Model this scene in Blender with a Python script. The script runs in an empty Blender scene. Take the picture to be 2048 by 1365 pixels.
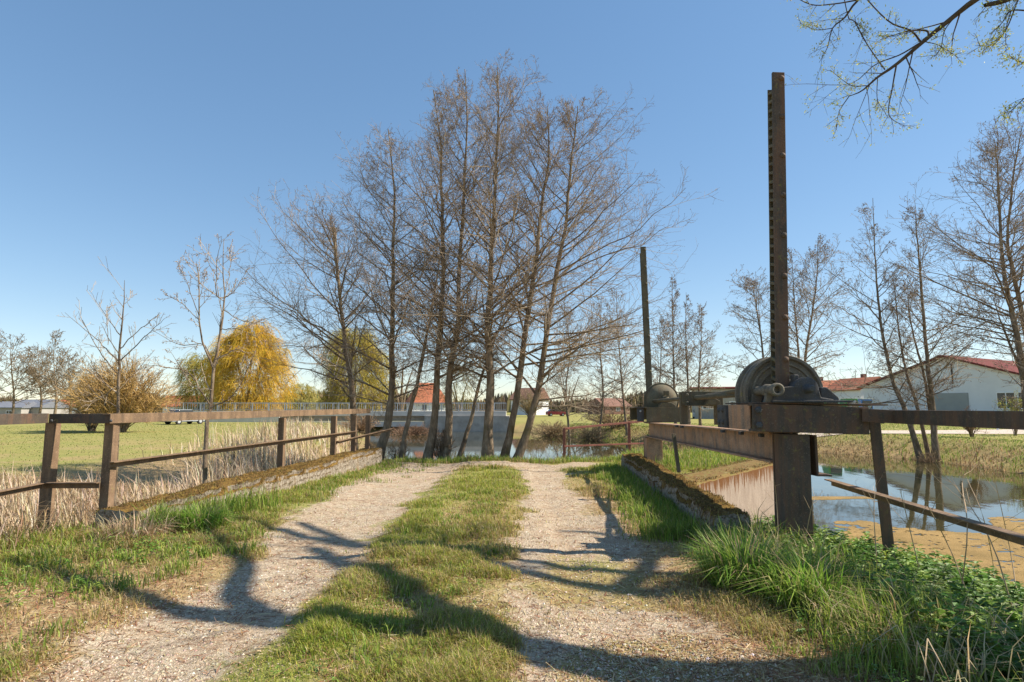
import bpy, math, numpy as np
from mathutils import Vector, Matrix
sc = bpy.context.scene
COL = sc.collection
PI = math.pi

# ------------------------------------------------------------------ camera geometry
F, CX, CY, HCAM = 1200.0, 1024.0, 682.5, 1.35
PITCH = math.atan(134.5 / F)
CAM = np.array([0.0, 0.0, HCAM])
_c, _s = math.cos(PITCH), math.sin(PITCH)
def ray(px, py):
    u, v = (px - CX) / F, (CY - py) / F
    return np.array([u, _c - v * _s, _s + v * _c])
def at(px, py, Y):                     # world point seen at a photo pixel, at depth Y
    d = ray(px, py); return CAM + d * (Y / d[1])
def gp(px, py, z=0.0):                 # world point seen at a photo pixel, on height z
    d = ray(px, py); return CAM + d * ((z - HCAM) / d[2])
def proj(P):
    q = np.asarray(P, float) - CAM
    f = q[..., 1] * _c + q[..., 2] * _s; v = -q[..., 1] * _s + q[..., 2] * _c
    return CX + F * q[..., 0] / f, CY - F * v / f, f

AZ, EL = math.radians(3), math.radians(45)     # sun: from the right, a little ahead
SUN = np.array([math.cos(AZ) * math.cos(EL), math.sin(AZ) * math.cos(EL), math.sin(EL)])

# ------------------------------------------------------------------ noise
def _h(i, j, s):
    n = (i.astype(np.int64) * 374761393 + j.astype(np.int64) * 668265263 + s * 1274126177) & 0x7fffffff
    n = ((n ^ (n >> 13)) * 1274126177) & 0x7fffffff
    return ((n ^ (n >> 16)) & 0xffff) / 65535.0
def vn(x, y, s=0):
    x = np.asarray(x, float); y = np.asarray(y, float)
    i, j = np.floor(x), np.floor(y); a, b = x - i, y - j
    a, b = a * a * (3 - 2 * a), b * b * (3 - 2 * b)
    return (_h(i, j, s) * (1 - a) + _h(i + 1, j, s) * a) * (1 - b) + (_h(i, j + 1, s) * (1 - a) + _h(i + 1, j + 1, s) * a) * b
def fbm(x, y, s=0, o=4):
    t, a, n = 0, .5, 0
    for k in range(o):
        t = t + a * vn(x * 2 ** k, y * 2 ** k, s + k * 17); n += a; a *= .5
    return t / n
def S(x, a, b):
    t = np.clip((np.asarray(x, float) - a) / (b - a), 0, 1); return t * t * (3 - 2 * t)

# ------------------------------------------------------------------ objects
def tag(o, label=None, cat=None, group=None, kind=None):
    for k, v in (('label', label), ('category', cat), ('group', group), ('kind', kind)):
        if v: o[k] = v
    return o
def thing(name, loc, label, cat, group=None):
    o = bpy.data.objects.new(name, None); COL.objects.link(o)
    o.location = [float(v) for v in loc]; o.empty_display_size = .2
    return tag(o, label, cat, group)
def rootloc(p):
    v = np.zeros(3)
    while p is not None:
        v = v + np.array(p.location); p = p.parent
    return v
def raw(name, V, faces, m, parent=None, smooth=False, col=None, attrs=None):
    """faces: list of int arrays (n,k)"""
    V = np.asarray(V, np.float32).reshape(-1, 3) - rootloc(parent).astype(np.float32)
    me = bpy.data.meshes.new(name)
    faces = [np.asarray(f, np.int32) for f in faces if len(f)]
    nl = sum(f.size for f in faces); nf = sum(len(f) for f in faces)
    me.vertices.add(len(V)); me.vertices.foreach_set('co', V.ravel())
    me.loops.add(nl); me.polygons.add(nf)
    me.loops.foreach_set('vertex_index', np.concatenate([f.ravel() for f in faces]))
    tot = np.concatenate([np.full(len(f), f.shape[1], np.int32) for f in faces])
    st = np.concatenate([[0], np.cumsum(tot)[:-1]]).astype(np.int32)
    me.polygons.foreach_set('loop_start', st); me.polygons.foreach_set('loop_total', tot)
    me.polygons.foreach_set('use_smooth', np.full(nf, smooth, bool))
    me.update(calc_edges=True)
    if col is not None:
        a = me.color_attributes.new('Col', 'FLOAT_COLOR', 'POINT')
        c = np.ones((len(V), 4), np.float32); c[:, :3] = col
        a.data.foreach_set('color', c.ravel())
    for k, v in (attrs or {}).items():
        a = me.attributes.new(k, 'FLOAT', 'POINT'); a.data.foreach_set('value', np.asarray(v, np.float32).ravel())
    me.materials.append(m)
    o = bpy.data.objects.new(name, me); COL.objects.link(o)
    if parent: o.parent = parent
    return o

class MB:
    def __init__(s): s.v = []; s.f = {}; s.n = 0; s.c = []
    def add(s, V, faces, col=None):
        V = np.asarray(V, float).reshape(-1, 3)
        for f in faces:
            f = np.asarray(f, int)
            if len(f): s.f.setdefault(f.shape[1], []).append(f + s.n)
        s.v.append(V); s.n += len(V)
        if col is not None:
            c = np.asarray(col, float); s.c.append(np.broadcast_to(c, (len(V), 3)) if c.ndim == 1 else c)
        return s
    def hexa(s, P):                    # 8 corners: bottom 4 (ccw), top 4
        return s.add(P, [[[0, 3, 2, 1], [4, 5, 6, 7], [0, 1, 5, 4], [1, 2, 6, 5], [2, 3, 7, 6], [3, 0, 4, 7]]])
    def box(s, c, d, M=None):
        x, y, z = [k / 2 for k in d]
        P = np.array([[-x, -y, -z], [x, -y, -z], [x, y, -z], [-x, y, -z], [-x, -y, z], [x, -y, z], [x, y, z], [-x, y, z]])
        if M is not None: P = P @ np.array(M).T
        return s.hexa(P + np.array(c))
    def bbox(s, a, b):
        a, b = np.array(a, float), np.array(b, float)
        return s.box((a + b) / 2, np.abs(b - a))
    def bar(s, a, b, w, h, up=(0, 0, 1)):   # box from a to b; w sideways, h along up
        a, b = np.array(a, float), np.array(b, float); t = b - a; L = np.linalg.norm(t); t /= L
        sd = np.cross(t, up); sd /= np.linalg.norm(sd); u = np.cross(sd, t)
        P = [a - sd * w / 2 - u * h / 2, a + sd * w / 2 - u * h / 2, b + sd * w / 2 - u * h / 2, b - sd * w / 2 - u * h / 2,
             a - sd * w / 2 + u * h / 2, a + sd * w / 2 + u * h / 2, b + sd * w / 2 + u * h / 2, b - sd * w / 2 + u * h / 2]
        return s.hexa(np.array(P))
    def cyl(s, a, b, r0, r1=None, n=16):
        r1 = r0 if r1 is None else r1
        a, b = np.array(a, float), np.array(b, float); t = (b - a) / np.linalg.norm(b - a)
        e = np.cross(t, (0, 0, 1) if abs(t[2]) < .9 else (1, 0, 0)); e /= np.linalg.norm(e); g = np.cross(t, e)
        th = np.arange(n) * 2 * PI / n; ring = np.outer(np.cos(th), e) + np.outer(np.sin(th), g)
        V = np.concatenate([a + ring * r0, b + ring * r1]); i = np.arange(n); j = (i + 1) % n
        return s.add(V, [np.stack([i, j, j + n, i + n], 1), np.array([i[::-1]]), np.array([i + n])])
    def lathe(s, o, axis, prof, n=40):      # prof: list of (radius, distance along axis)
        o = np.array(o, float); t = np.array(axis, float); t /= np.linalg.norm(t)
        e = np.cross(t, (0, 0, 1) if abs(t[2]) < .9 else (1, 0, 0)); e /= np.linalg.norm(e); g = np.cross(t, e)
        th = np.arange(n) * 2 * PI / n; ring = np.outer(np.cos(th), e) + np.outer(np.sin(th), g)
        V = np.concatenate([o + t * d + ring * max(r, 1e-4) for r, d in prof]); Q = []
        i = np.arange(n); j = (i + 1) % n
        for k in range(len(prof) - 1): Q.append(np.stack([i + k * n, j + k * n, j + k * n + n, i + k * n + n], 1))
        return s.add(V, [np.concatenate(Q)])
    def dome(s, c, nrm, r, h, n=12):
        return s.lathe(c, nrm, [(r, 0), (r * .92, h * .45), (r * .6, h * .85), (0, h)], n)
    def prism(s, poly, a, b):               # poly: list of (x,z) ; extruded from y=a to y=b
        n = len(poly); V = [(x, a, z) for x, z in poly] + [(x, b, z) for x, z in poly]
        i = np.arange(n); j = (i + 1) % n
        return s.add(V, [np.stack([i, j, j + n, i + n], 1), np.array([i[::-1]]), np.array([i + n])])
    def build(s, name, m, parent=None, smooth=False, bevel=0):
        F_ = [np.concatenate(v) for v in s.f.values()]
        c = np.concatenate(s.c) if s.c and sum(len(k) for k in s.c) == s.n else None
        o = raw(name, np.concatenate(s.v), F_, m, parent, smooth, c)
        if bevel:
            b = o.modifiers.new('Bevel', 'BEVEL'); b.width = bevel; b.segments = 2; b.limit_method = 'ANGLE'
        return o

def tubes(P, R, k=3):                       # P (N,m,3), R (N,m): open tubes
    P = np.asarray(P, float); N, m, _ = P.shape
    T = np.gradient(P, axis=1); T /= np.linalg.norm(T, axis=2, keepdims=True) + 1e-9
    mt = T.mean(1); ref = np.where(np.abs(mt[:, 2:3]) > .8, np.array([[1.0, .2, 0]]), np.array([[.0, .1, 1.0]]))
    e = np.cross(T, ref[:, None, :]); e /= np.linalg.norm(e, axis=2, keepdims=True) + 1e-9
    g = np.cross(T, e); th = np.arange(k) * 2 * PI / k
    V = P[:, :, None, :] + R[:, :, None, None] * (np.cos(th)[None, None, :, None] * e[:, :, None, :] + np.sin(th)[None, None, :, None] * g[:, :, None, :])
    idx = np.arange(N * m * k).reshape(N, m, k); nx = np.roll(idx, -1, axis=2)
    Q = np.stack([idx[:, :-1], nx[:, :-1], nx[:, 1:], idx[:, 1:]], -1).reshape(-1, 4)
    return V.reshape(-1, 3), Q
def resample(pts, m):
    """smooth resampling (Catmull-Rom) of a polyline to m points"""
    p = np.asarray(pts, float); n = len(p)
    if n == 2: return p[0] + (p[1] - p[0]) * np.linspace(0, 1, m)[:, None]
    q = np.vstack([2 * p[0] - p[1], p, 2 * p[-1] - p[-2]]); t = np.linspace(0, n - 1 - 1e-6, m)
    i = t.astype(int); u = (t - i)[:, None]
    a, b, c, d = q[i], q[i + 1], q[i + 2], q[i + 3]
    return .5 * (2 * b + (c - a) * u + (2 * a - 5 * b + 4 * c - d) * u ** 2 + (3 * b - 3 * c + d - a) * u ** 3)

# ------------------------------------------------------------------ materials
class NT:
    def __init__(s, name):
        s.m = bpy.data.materials.new(name); s.m.use_nodes = True; s.t = s.m.node_tree; s.n = s.t.nodes; s.l = s.t.links
        s.b = s.n['Principled BSDF']; s.out = s.n['Material Output']; s._co = None
    def node(s, typ, **kw):
        nd = s.n.new(typ)
        for k, v in kw.items(): setattr(nd, k, v)
        return nd
    def put(s, sock, v):
        if isinstance(v, bpy.types.NodeSocket): s.l.new(v, sock)
        elif isinstance(v, (tuple, list)) and len(v) == 3 and sock.type == 'RGBA': sock.default_value = (*v, 1)
        else: sock.default_value = v
    def co(s):
        if s._co is None:
            g = s.node('ShaderNodeNewGeometry'); s.geo = g; s._co = g.outputs['Position']
        return s._co
    def noise(s, scale, detail=4, rough=.6, vec=None, stretch=None, dist=0):
        v = vec or s.co()
        if stretch:
            mp = s.node('ShaderNodeMapping'); s.l.new(v, mp.inputs[0]); mp.inputs['Scale'].default_value = stretch; v = mp.outputs[0]
        t = s.node('ShaderNodeTexNoise'); s.l.new(v, t.inputs['Vector'])
        t.inputs['Scale'].default_value = scale; t.inputs['Detail'].default_value = detail
        t.inputs['Roughness'].default_value = rough; t.inputs['Distortion'].default_value = dist
        return t.outputs['Fac']
    def ramp(s, fac, stops):
        r = s.node('ShaderNodeValToRGB'); s.l.new(fac, r.inputs[0]); e = r.color_ramp.elements
        while len(e) < len(stops): e.new(.5)
        for k, (p, c) in enumerate(stops):
            e[k].position = p; e[k].color = (*c, 1) if isinstance(c, (tuple, list)) else (c, c, c, 1)
        return r.outputs[0]
    def mix(s, fac, a, b, mode='MIX'):
        x = s.node('ShaderNodeMix', data_type='RGBA', blend_type=mode)
        s.put(x.inputs[0], fac); s.put(x.inputs[6], a); s.put(x.inputs[7], b); return x.outputs[2]
    def math(s, op, a, b=0.0, c=None):
        x = s.node('ShaderNodeMath', operation=op); s.put(x.inputs[0], a); s.put(x.inputs[1], b)
        if c is not None: s.put(x.inputs[2], c)
        return x.outputs[0]
    def attr(s, name, fac=True):
        a = s.node('ShaderNodeAttribute', attribute_name=name); return a.outputs['Fac' if fac else 'Color']
    def bump(s, h, strength=.4, dist=.02):
        b = s.node('ShaderNodeBump'); s.l.new(h, b.inputs['Height']); b.inputs['Strength'].default_value = strength
        b.inputs['Distance'].default_value = dist; s.l.new(b.outputs[0], s.b.inputs['Normal']); return b
    def fin(s, col, rough=.8, metal=0, spec=.3):
        s.put(s.b.inputs['Base Color'], col); s.put(s.b.inputs['Roughness'], rough)
        s.b.inputs['Metallic'].default_value = metal; s.b.inputs['Specular IOR Level'].default_value = spec
        return s.m

def plain(name, c1, c2=None, scale=6, rough=.8, bump=0, spec=.3, stretch=None):
    n = NT(name); c2 = c2 or tuple(k * .75 for k in c1)
    f = n.noise(scale, 5, .65, stretch=stretch)
    if bump: n.bump(f, bump)
    return n.fin(n.ramp(f, [(.35, c1), (.68, c2)]), rough, 0, spec)

def steel(name, c1, c2, rust, lichen=.5, streak=True):
    n = NT(name)
    base = n.ramp(n.noise(5, 6, .7), [(.35, c1), (.7, c2)])
    if streak: base = n.mix(n.ramp(n.noise(9, 4, .6, stretch=(1, 1, .12)), [(.45, 0.0), (.62, .75)]), base, rust)
    base = n.mix(n.ramp(n.noise(3.2, 7, .8), [(.56, 0.0), (.60, .6)]), base, rust); fine = n.noise(70, 3, .6)
    base = n.mix(n.math('MULTIPLY', n.ramp(fine, [(.6, 0.0), (.66, 1.0)]), .5), base, tuple(k * 1.9 for k in c2))
    li = n.math('MULTIPLY', n.ramp(n.noise(16, 5, .7), [(.6, 0.0), (.68, 1.0)]), lichen)
    base = n.mix(li, base, (.23, .20, .055))
    n.bump(n.noise(45, 5, .7), .35, .006)
    return n.fin(base, .75, 0, .25)

M = {}
M['steel'] = steel('weathered_steel', (.066, .053, .042), (.112, .088, .068), (.16, .09, .055), .5)
M['steel_green'] = steel('mossy_steel', (.085, .077, .052), (.155, .138, .09), (.12, .09, .055), .75)
M['beam_rust'] = steel('rust_streaked_steel', (.15, .12, .095), (.46, .30, .20), (.44, .24, .13), .15)
M['iron'] = steel('cast_iron', (.12, .11, .09), (.21, .19, .145), (.15, .12, .085), .7)
M['iron_blue'] = steel('dark_cast_iron', (.06, .062, .066), (.10, .10, .10), (.07, .06, .05), .25)
M['rail'] = steel('rusty_railing_steel', (.17, .11, .065), (.27, .18, .11), (.11, .075, .05), .5)
M['red_steel'] = steel('red_lead_steel', (.23, .085, .062), (.30, .12, .09), (.16, .07, .05), .1)
M['galv'] = plain('galvanised_steel', (.45, .47, .48), (.36, .38, .40), 3, .5)

def mat_moss_wall():
    n = NT('mossy_concrete'); n.co(); g = n.geo
    sx = n.node('ShaderNodeSeparateXYZ'); n.l.new(g.outputs['Normal'], sx.inputs[0])
    f = n.noise(7, 6, .7); f2 = n.noise(22, 5, .7)
    conc = n.ramp(f2, [(.3, (.50, .44, .36)), (.5, (.32, .27, .21)), (.64, (.13, .09, .06))])
    moss = n.ramp(n.noise(13, 6, .75), [(.3, (.05, .032, .015)), (.45, (.13, .075, .025)), (.58, (.24, .15, .04)), (.7, (.16, .14, .03)), (.8, (.09, .10, .03))])
    up = n.math('MULTIPLY', sx.outputs[2], .9)
    k = n.math('ADD', up, n.math('MULTIPLY', n.noise(3.5, 6, .75), 1.0))
    mk = n.ramp(k, [(.55, 0.0), (.72, 1.0)])
    n.bump(n.noise(28, 6, .75), .8, .03)
    return n.fin(n.mix(mk, conc, moss), .95, 0, .1)
M['moss_wall'] = mat_moss_wall()
def mat_pier():
    n = NT('streaked_concrete'); n.co()
    sx = n.node('ShaderNodeSeparateXYZ'); n.l.new(n.geo.outputs['Normal'], sx.inputs[0])
    base = n.ramp(n.noise(6, 6, .7, stretch=(1, 1, .35)), [(.3, (.40, .33, .265)), (.7, (.28, .225, .18))])
    sz = n.node('ShaderNodeSeparateXYZ'); n.l.new(n.co(), sz.inputs[0])
    hi = n.math('MULTIPLY_ADD', sz.outputs[2], .75, .20)
    st = n.ramp(n.math('ADD', n.noise(16, 4, .7, stretch=(1, 1, .09)), hi), [(.70, 0.0), (.79, 1.0)])
    base = n.mix(st, base, (.16, .075, .03))
    top = n.ramp(sx.outputs[2], [(.5, 0.0), (.7, 1.0)])
    base = n.mix(top, base, n.ramp(n.noise(11, 5, .7), [(.3, (.10, .055, .025)), (.48, (.20, .125, .05)), (.6, (.17, .15, .045)), (.75, (.42, .34, .25))]))
    n.bump(n.noise(25, 5, .7), .5, .02)
    return n.fin(base, .95, 0, .1)
M['pier'] = mat_pier()
M['concrete'] = plain('grey_concrete', (.46, .42, .36), (.30, .27, .23), 1.2, .9)
M['concrete_pale'] = plain('pale_concrete', (.60, .57, .52), (.48, .46, .42), .8, .9)
M['plaster'] = plain('white_plaster', (.76, .77, .78), (.66, .67, .68), .35, .9)
M['plaster_grey'] = plain('grey_sheet_wall', (.40, .38, .35), (.32, .30, .28), .5, .8)
M['tile'] = plain('orange_roof_tiles', (.42, .15, .075), (.30, .095, .05), 2.2, .85)
M['tile_red'] = plain('red_roof_sheet', (.17, .05, .042), (.13, .04, .036), 1.5, .9, 0, .1)
M['tile_brown'] = plain('brown_roof_tiles', (.24, .13, .09), (.17, .09, .07), 2, .85)
M['slate'] = plain('grey_roof', (.20, .21, .24), (.15, .16, .18), 1.5, .6)
M['wood_dark'] = plain('dark_timber', (.10, .07, .05), (.07, .05, .04), 4, .8)
M['shutter'] = plain('grey_roller_shutter', (.34, .35, .33), (.30, .31, .30), 1, .6)
def mat_plain_gloss(name, c, rough, spec=.5):
    n = NT(name); n.fin(c, rough, 0, spec); return n.m
M['glass'] = mat_plain_gloss('window_glass', (.05, .055, .06), .08)
M['rubber'] = mat_plain_gloss('black_rubber', (.02, .02, .02), .8)
M['car_red'] = mat_plain_gloss('red_car_paint', (.25, .03, .04), .4)
M['car_silver'] = mat_plain_gloss('silver_car_paint', (.42, .45, .50), .3)
M['green_paint'] = mat_plain_gloss('green_machine_paint', (.06, .30, .07), .4)
M['blue_tarp'] = mat_plain_gloss('blue_plastic', (.12, .25, .55), .5)
M['white_paint'] = mat_plain_gloss('white_paint', (.8, .8, .8), .5)

def mat_attr(name, transl=.0, rough=.75, spec=.2):
    n = NT(name); c = n.attr('Col', False); n.fin(c, rough, 0, spec)
    if transl:
        t = n.node('ShaderNodeBsdfTranslucent'); n.l.new(c, t.inputs[0])
        mx = n.node('ShaderNodeMixShader'); mx.inputs[0].default_value = transl
        n.l.new(n.b.outputs[0], mx.inputs[1]); n.l.new(t.outputs[0], mx.inputs[2]); n.l.new(mx.outputs[0], n.out.inputs[0])
    return n.m
M['blade'] = mat_attr('grass_blades', .45, .55, .3)
M['straw'] = mat_attr('dry_straw', .25, .8, .15)
M['leaf'] = mat_attr('green_leaves', .3, .55, .35)
M['twig'] = mat_attr('bare_twigs', 0, .8, .15)
M['pebble'] = mat_attr('pebbles', 0, .9, .1)
def mat_bark():
    n = NT('alder_bark')
    b = n.ramp(n.noise(9, 6, .7, stretch=(1, 1, .35)), [(.3, (.10, .072, .048)), (.55, (.25, .19, .13)), (.75, (.44, .37, .28))])
    mo = n.ramp(n.noise(1.7, 5, .7), [(.55, 0.0), (.68, .55)])
    b = n.mix(mo, b, (.15, .125, .03))
    n.bump(n.noise(22, 5, .7, stretch=(1, 1, .3)), .8, .04)
    return n.fin(b, .9, 0, .1)
M['bark'] = mat_bark()
M['bark_dark'] = plain('willow_bark', (.07, .052, .04), (.12, .095, .07), 14, .9, .6, .1)

def mat_ground():
    n = NT('ground'); n.co()
    gr, ga, mu, dr = n.attr('gravel'), n.attr('grassy'), n.attr('mud'), n.attr('dry')
    f1, f2, f3 = n.noise(1.6, 6, .7), n.noise(9, 6, .75), n.noise(55, 4, .7)
    soil = n.ramp(f2, [(.3, (.25, .155, .09)), (.55, (.42, .295, .185)), (.75, (.54, .41, .28))])
    stone = n.ramp(f3, [(.3, (.21, .165, .11)), (.5, (.43, .355, .255)), (.68, (.70, .62, .49))])
    grv = n.mix(n.ramp(n.noise(2.6, 6, .75), [(.36, .1), (.62, 1.0)]), n.mix(.25, soil, stone), stone)
    lit = n.ramp(n.noise(18, 5, .8, stretch=(.5, 1, 1)), [(.52, 0.0), (.64, .85)])
    grv = n.mix(lit, grv, (.17, .085, .05))
    turf = n.ramp(f1, [(.3, (.13, .19, .03)), (.5, (.20, .25, .045)), (.7, (.27, .28, .07))])
    turf = n.mix(n.ramp(f2, [(.4, 0.0), (.7, .45)]), turf, (.32, .27, .10))
    turf = n.mix(n.ramp(n.noise(.22, 5, .65), [(.42, 0.0), (.62, .55)]), turf, (.30, .27, .075))
    dry = n.ramp(n.noise(14, 6, .8), [(.3, (.20, .125, .06)), (.55, (.42, .295, .155)), (.75, (.58, .45, .28))])
    c = n.mix(ga, n.mix(.35, soil, dry), turf); c = n.mix(dr, c, dry)
    gm = n.ramp(n.math('ADD', gr, n.math('MULTIPLY', n.math('SUBTRACT', f2, .5), .9)), [(.38, 0.0), (.62, 1.0)])
    c = n.mix(gm, c, grv)
    c = n.mix(mu, c, n.ramp(f2, [(.3, (.07, .05, .03)), (.7, (.14, .10, .06))]))
    hh = n.math('ADD', n.math('MULTIPLY', f3, .35), f2); n.bump(hh, .9, .035)
    return n.fin(c, .95, 0, .08)
M['ground'] = mat_ground()
def mat_water():
    n = NT('pond_water'); 
    n.bump(n.noise(2.2, 4, .55, stretch=(1, .5, 1)), .05, .05)
    return n.fin(n.ramp(n.noise(.35, 4, .6), [(.35, (.035, .034, .016)), (.65, (.06, .052, .022))]), .025, 0, .5)
M['water'] = mat_water()
def mat_scum():
    n = NT('floating_pollen_scum'); f = n.noise(60, 4, .8)
    c = n.mix(n.ramp(n.noise(1.3, 5, .7), [(.35, 0.0), (.7, 1.0)]), n.ramp(f, [(.35, (.14, .085, .03)), (.5, (.34, .225, .09)), (.68, (.46, .32, .14))]), n.ramp(f, [(.35, (.10, .07, .025)), (.6, (.26, .18, .07))]))
    n.bump(f, .6, .01); return n.fin(c, .9, 0, .1)
M['scum'] = mat_scum()

# ------------------------------------------------------------------ terrain
WPOLY = np.array([(5.0, -12), (5.0, 3), (4.8, 6.2), (4.2, 7.0), (3.1, 7.6), (3.0, 9.6), (6.2, 13.5), (7.0, 15.0), (6.0, 17.6), (2.0, 17.7), (-3.2, 17.8),
                  (-5.0, 21), (-14.0, 60), (-17.5, 69.6), (-1.0, 69.6), (4.3, 60), (10.8, 46.8), (18.5, 36), (21, 31), (20.4, 24), (24, 15), (27, -12)], float)
def wdist(x, y):                       # signed: + on land, - in water
    x = np.asarray(x, float); y = np.asarray(y, float); d = np.full(x.shape, 1e9); ins = np.zeros(x.shape, bool)
    n = len(WPOLY)
    for k in range(n):
        a, b = WPOLY[k], WPOLY[(k + 1) % n]; e = b - a
        t = np.clip(((x - a[0]) * e[0] + (y - a[1]) * e[1]) / (e @ e), 0, 1)
        d = np.minimum(d, np.hypot(x - a[0] - t * e[0], y - a[1] - t * e[1]))
        c = (a[1] > y) != (b[1] > y)
        with np.errstate(divide='ignore', invalid='ignore'):
            ins ^= c & (x < (b[0] - a[0]) * (y - a[1]) / (b[1] - a[1] + 1e-12) + a[0])
    return np.where(ins, -d, d)
WZ = -1.3
def xl(y): return np.where(y > 6.8, -4.62 + (np.clip(y, 6.8, 15.2) - 6.8) * .108, -5.9)
def height(x, y):
    x = np.asarray(x, float); y = np.asarray(y, float)
    far = -.30 + .25 * (fbm(x / 40, y / 40, 5, 3) - .5) * S(np.hypot(x, y), 25, 60)
    ditch = -.62 + .16 * (fbm(x * .7, y * .7, 9) - .5) + .28 * S(-x, 9, 13)
    w = np.where(y > 6.8, .35, 1.8)
    k = S(x, xl(y) - w, xl(y))
    ymid = 1 - S(y, 19, 24)
    left = ditch * ymid + far * (1 - ymid)
    plate = 0.0 + .05 * (fbm(x * 1.3, y * 1.3, 2) - .5) + .025 * (fbm(x * 6, y * 6, 3, 3) - .5)
    plate = plate - .035 * (S(x, -2.7, -2.2) - S(x, -1.6, -1.2)) - .035 * (S(x, .2, .6) - S(x, 1.0, 1.5)) + .03 * (S(x, -1.5, -1.0) - S(x, -.2, .2))
    plate = plate - .24 * S(x, 2.4, 4.2) * (1 - S(y, 8, 9.5)) + .2 * S(x, 2.6, 3.2) * S(y, 9, 10) * (1 - S(y, 16.5, 17.5))
    plate = plate - .16 * S(y, 15.2, 17.2)
    near = left * (1 - k) + plate * k
    q = S(y, 17.5, 21)
    land = near * (1 - q) + far * q
    land = np.where(x > 12, far, land)
    d = wdist(x, y) + .35 * (fbm(x * .8, y * .8, 21, 3) - .5) * S(y, 17, 20)
    bw = np.where(y < 18.5, .75, 4.0)
    b = S(d, -.1, 1.0 * bw)
    edge = WZ - .45 + .42 * S(d, -.8, .1)
    return np.where(d < bw, edge * (1 - b) + land * b, land)
def gravel_mask(x, y):
    wob = .5 * (fbm(x * .9 + 3, y * .9, 31) - .5) + .55 * (fbm(x * 3.2, y * 3.2, 33) - .5)
    xs = x + wob
    sw = .55 * S(y, 5, 9) + .1
    L = S(xs, -2.55 - sw, -1.95 - sw) * (1 - S(xs, -1.75, -1.25 + .3 * S(y, 8, 13)))
    R = S(xs, -.32 + .2 * S(y, 5, 9), .16 + .2 * S(y, 5, 9)) * (1 - S(xs, .85, 1.6))
    T = S(y + wob, 13.6, 14.3) * (1 - S(y + wob, 15.0, 15.5)) * S(x, -3.4, -2.6) * (1 - S(x, 1.6, 2.6))
    m = np.maximum(np.maximum(L, R * .95) * (1 - S(y, 15.0, 15.6)), T)
    return m * S(x, xl(y), xl(y) + .8)
def masks(x, y):
    g = gravel_mask(x, y); g = g * (1 - .6 * S(x, 0, .3) * (1 - S(y, 4, 8)) * S(fbm(x * 1.5, y * 1.5, 52), .3, .55)) * (1 - .35 * S(fbm(x * 1.2, y * .6, 58), .5, .65)); d = wdist(x, y)
    grassy = .75 * np.ones_like(x)
    dry = S(fbm(x * .55, y * .55, 41), .42, .62) * .55
    dry = np.maximum(dry, (1 - S(x, xl(y) - .6, xl(y) + .1)) * (1 - S(-x, 11, 14)) * (1 - S(y, 19, 26)) * .95)
    bank = (1 - S(d, 1.0, 5.0)) * S(y, 18.5, 22); dry = np.maximum(dry, bank * S(fbm(x * .5, y * .5, 44), .35, .55) * .9)
    near_r = S(x, .7, 1.2) * (1 - S(x, 1.9, 2.5)) * (1 - S(y, 10, 13)); dry = np.maximum(dry, near_r * .95)
    br = 1 - S(np.hypot((x + 2.9) / 1.5, (y - 4.35) / 1.0) + .5 * (fbm(x * 2, y * 2, 47) - .5), .6, 1.05); dry = np.maximum(dry, br * .95)
    near_l = (1 - S(x, -2.4, -1.9)) * S(x, -4.8, -3.6) * (1 - S(y, 6, 9)); dry = np.maximum(dry, near_l * .75)
    far = S(np.hypot(x, y), 25, 45); dry = dry * (1 - far * .85 * (1 - bank))
    mud = (1 - S(d, -.1, .9)) * .9
    return g, grassy, dry, mud
def axis(segs):
    out = [np.array([segs[0][0]])]
    for a, b, st in segs: out.append(np.linspace(a, b, max(2, int(round((b - a) / st)) + 1))[1:])
    return np.concatenate(out)
gx = axis([(-3000, -600, 300), (-600, -120, 30), (-120, -30, 3), (-30, -8, .5), (-8, 6.5, .06), (6.5, 28, .5), (28, 120, 3), (120, 600, 30), (600, 3000, 300)])
gy = axis([(-60, -4, 4), (-4, 2, .5), (2, 18.5, .06), (18.5, 40, .5), (40, 130, 2), (130, 600, 25), (600, 4000, 300)])
X, Y = np.meshgrid(gx, gy); Z = height(X, Y)
nx_, ny_ = len(gx), len(gy)
idx = np.arange(nx_ * ny_).reshape(ny_, nx_)
Q = np.stack([idx[:-1, :-1], idx[:-1, 1:], idx[1:, 1:], idx[1:, :-1]], -1).reshape(-1, 4)
g, ga, dr, mu = masks(X, Y)
A = dict(gravel=g, grassy=ga, dry=dr, mud=mu)
tag(raw('ground', np.stack([X, Y, Z], -1), [Q], M['ground'], None, True, attrs={k: v.ravel() for k, v in A.items()}), kind='structure')
# the two gravel wheel tracks, sheets 4 mm above the ground
sel = (g[:-1, :-1] + g[1:, 1:] > .9).ravel() & (np.abs(X[:-1, :-1]).ravel() < 8) & (Y[:-1, :-1].ravel() < 16.5) & (Y[:-1, :-1].ravel() > 1)
q = Q[sel]; u, inv = np.unique(q, return_inverse=True)
V = np.stack([X, Y, Z + .004], -1).reshape(-1, 3)[u]
tag(raw('gravel_track', V, [inv.reshape(-1, 4)], M['ground'], None, True, attrs={k: v.ravel()[u] for k, v in A.items()}), kind='structure')
# pond
wx = np.linspace(-20, 32, 27); wy = np.linspace(-12, 72, 43); WX, WY = np.meshgrid(wx, wy)
i2 = np.arange(WX.size).reshape(WX.shape)
tag(raw('water', np.stack([WX, WY, np.full_like(WX, WZ)], -1), [np.stack([i2[:-1, :-1], i2[:-1, 1:], i2[1:, 1:], i2[1:, :-1]], -1).reshape(-1, 4)], M['water']), kind='structure')
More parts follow.
